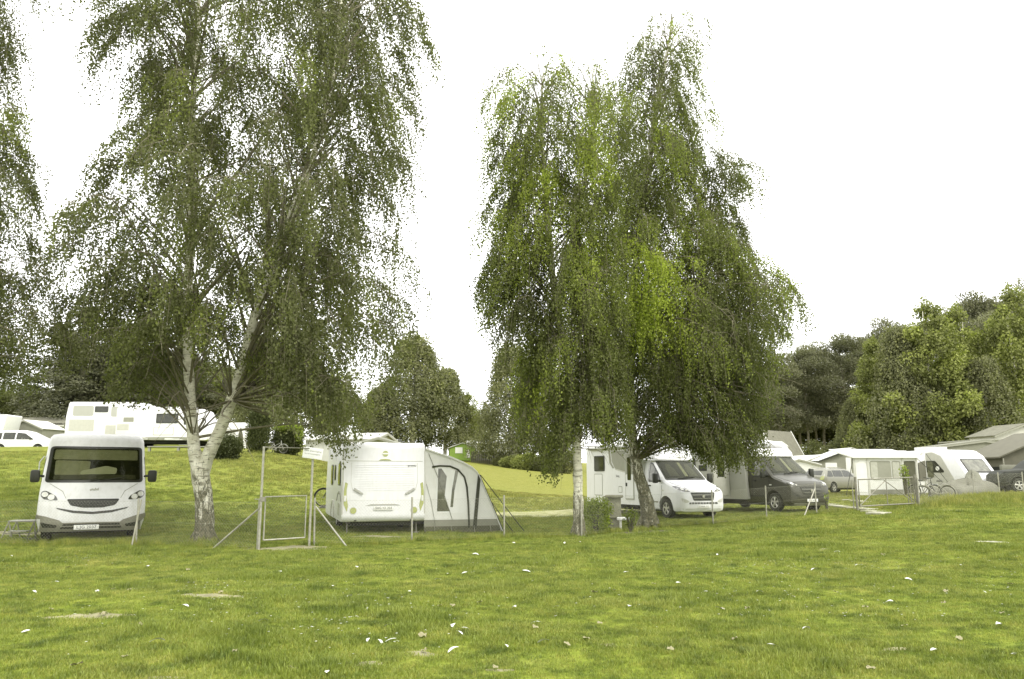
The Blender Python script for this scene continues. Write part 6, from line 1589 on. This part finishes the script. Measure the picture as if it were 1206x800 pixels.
bush('clipped_hedge', 338, 51.5, [(0, 0, .6, 1.0, .8, .8, 1), (-.4, 0, 1.0, .6, .7, .6, .5), (.4, 0, 1.0, .6, .7, .6, .5)], 12000, .09, DARKL, 'rounded clipped hedge with fresh yellow tops behind the pale bicycle', seed=3)
bush('hedge_top_growth', 338, 51.3, [(-.35, 0, 1.62, .5, .6, .2, 1), (.35, 0, 1.66, .5, .6, .2, 1), (.75, -.2, 1.2, .25, .4, .5, .5)], 3600, .09, HEDGEY, 'fresh yellow-green shoots crowning the clipped hedge', seed=4, shell=.1)
bush('small_hedge', 702, 23.5, [(-.18, 0, .70, .34, .3, .30, 1), (.12, 0, .72, .38, .3, .30, 1), (0, 0, .42, .40, .3, .36, 1), (.2, 0, .3, .25, .25, .25, .5)], 4200, .05, HEDGEY, 'small bright hedge beside the straight birch trunk', seed=5, shell=.2)
for i, (px, Y, s, mt, lab) in enumerate(((600, 98, .9, DECL, 'low rounded green bush under the broad field birch'), (618, 96, 1.2, BGY, 'pale green bush at the field edge, tallest of the low ones'), (632, 96, 1.0, DECL, 'dark green bush right of the pale field-edge bush'),
    (648, 95, 1.5, DECL, 'bush at the field edge next to the straight birch trunk'), (663, 94, 1.5, BGB, 'grey-green bush hidden behind the weeping strands'), (590, 104, .8, BGB, 'small bush by the foot of the timber fence'))):
    bush('bush', px, Y, [(0, 0, s*.7, s*1.4, s, s*.8, 1), (s*.5, 0, s*1.1, s*.7, s*.7, s*.6, .5)], 4500, .17, mt, lab, seed=20 + i)
bush('bush', 985, 82, [(0, 0, 1.5, 2.0, 1.6, 1.5, 1), (.4, 0, 2.4, 1.2, 1.2, 1.1, .6), (-1, 0, 1.2, 1, 1, 1, .4)], 9000, .2, BGB, 'grey-green rounded shrub in front of the pine wood', seed=30, dz=.6)
bush('bush', 956, 80, [(0, 0, .9, 1.7, 1.2, 1.0, 1), (.9, 0, .7, 1.2, 1, .8, .6)], 6000, .17, BGY, 'low green bush left of the grey-green shrub', seed=31, dz=.5)
for i, px in enumerate((990, 1010, 1032, 1052)):
    bush('hedge', px, 81 - i*.5, [(0, 0, .8, 1.5, .8, .75, 1)], 3500, .17, BGB, ['clipped hedge section next to the low green bush', 'clipped hedge section under the grey-green shrub', 'clipped hedge section in front of the carport', 'clipped hedge section behind the awning roof'][i], 'hedge', seed=40 + i, dz=.7)
for i, (px, Y, s_) in enumerate(((895, 92, 2.0), (925, 94, 1.6), (948, 92, 2.1), (968, 94, 1.7), (1000, 92, 2.2))):
    bush('undergrowth_bush', px, Y, [(0, 0, s_*.7, s_*1.3, s_, s_*.9, 1), (s_*.6, 0, s_*1.2, s_*.6, s_*.6, s_*.7, .5)], 5000, .2, DECL, ['undergrowth bush behind the A-frame roof, leftmost', 'undergrowth bush between the leaning pine and the A-frame', 'undergrowth bush at the foot of the straight pale pine', 'undergrowth bush left of the grey-green shrub', 'undergrowth bush behind the grey-green shrub'][i], seed=70 + i, dz=.3)
bush('undergrowth', 905, 74, [(0, 0, 1.0, 2.4, 1.2, 1.2, 1), (2, 0, .8, 1.2, 1, .9, .6)], 6000, .18, BGY, 'leafy shrub growing against the A-frame gable', seed=50, dz=.8)
# potted plant seen in the awning, saplings by the gate
bush('sapling', 1067, 42.2, [(0, 0, 1.2, .22, .2, .4, 1), (.12, 0, .8, .18, .2, .3, .6)], 260, .09, HEDGEY, 'thin leafy sapling in front of the awning window', 'plant', seed=60, shell=.1)
bush('weed', 974, 30.5, [(0, 0, .35, .07, .07, .35, 1)], 60, .06, HEDGEY, 'tall pale weed beside the slab path', 'plant', seed=61, shell=.1)
bush('weed', 743, 23.9, [(0, 0, .4, .25, .2, .3, 1)], 260, .05, HEDGEY, 'loose green weed right of the stone pillar', 'plant', seed=62, shell=.1)
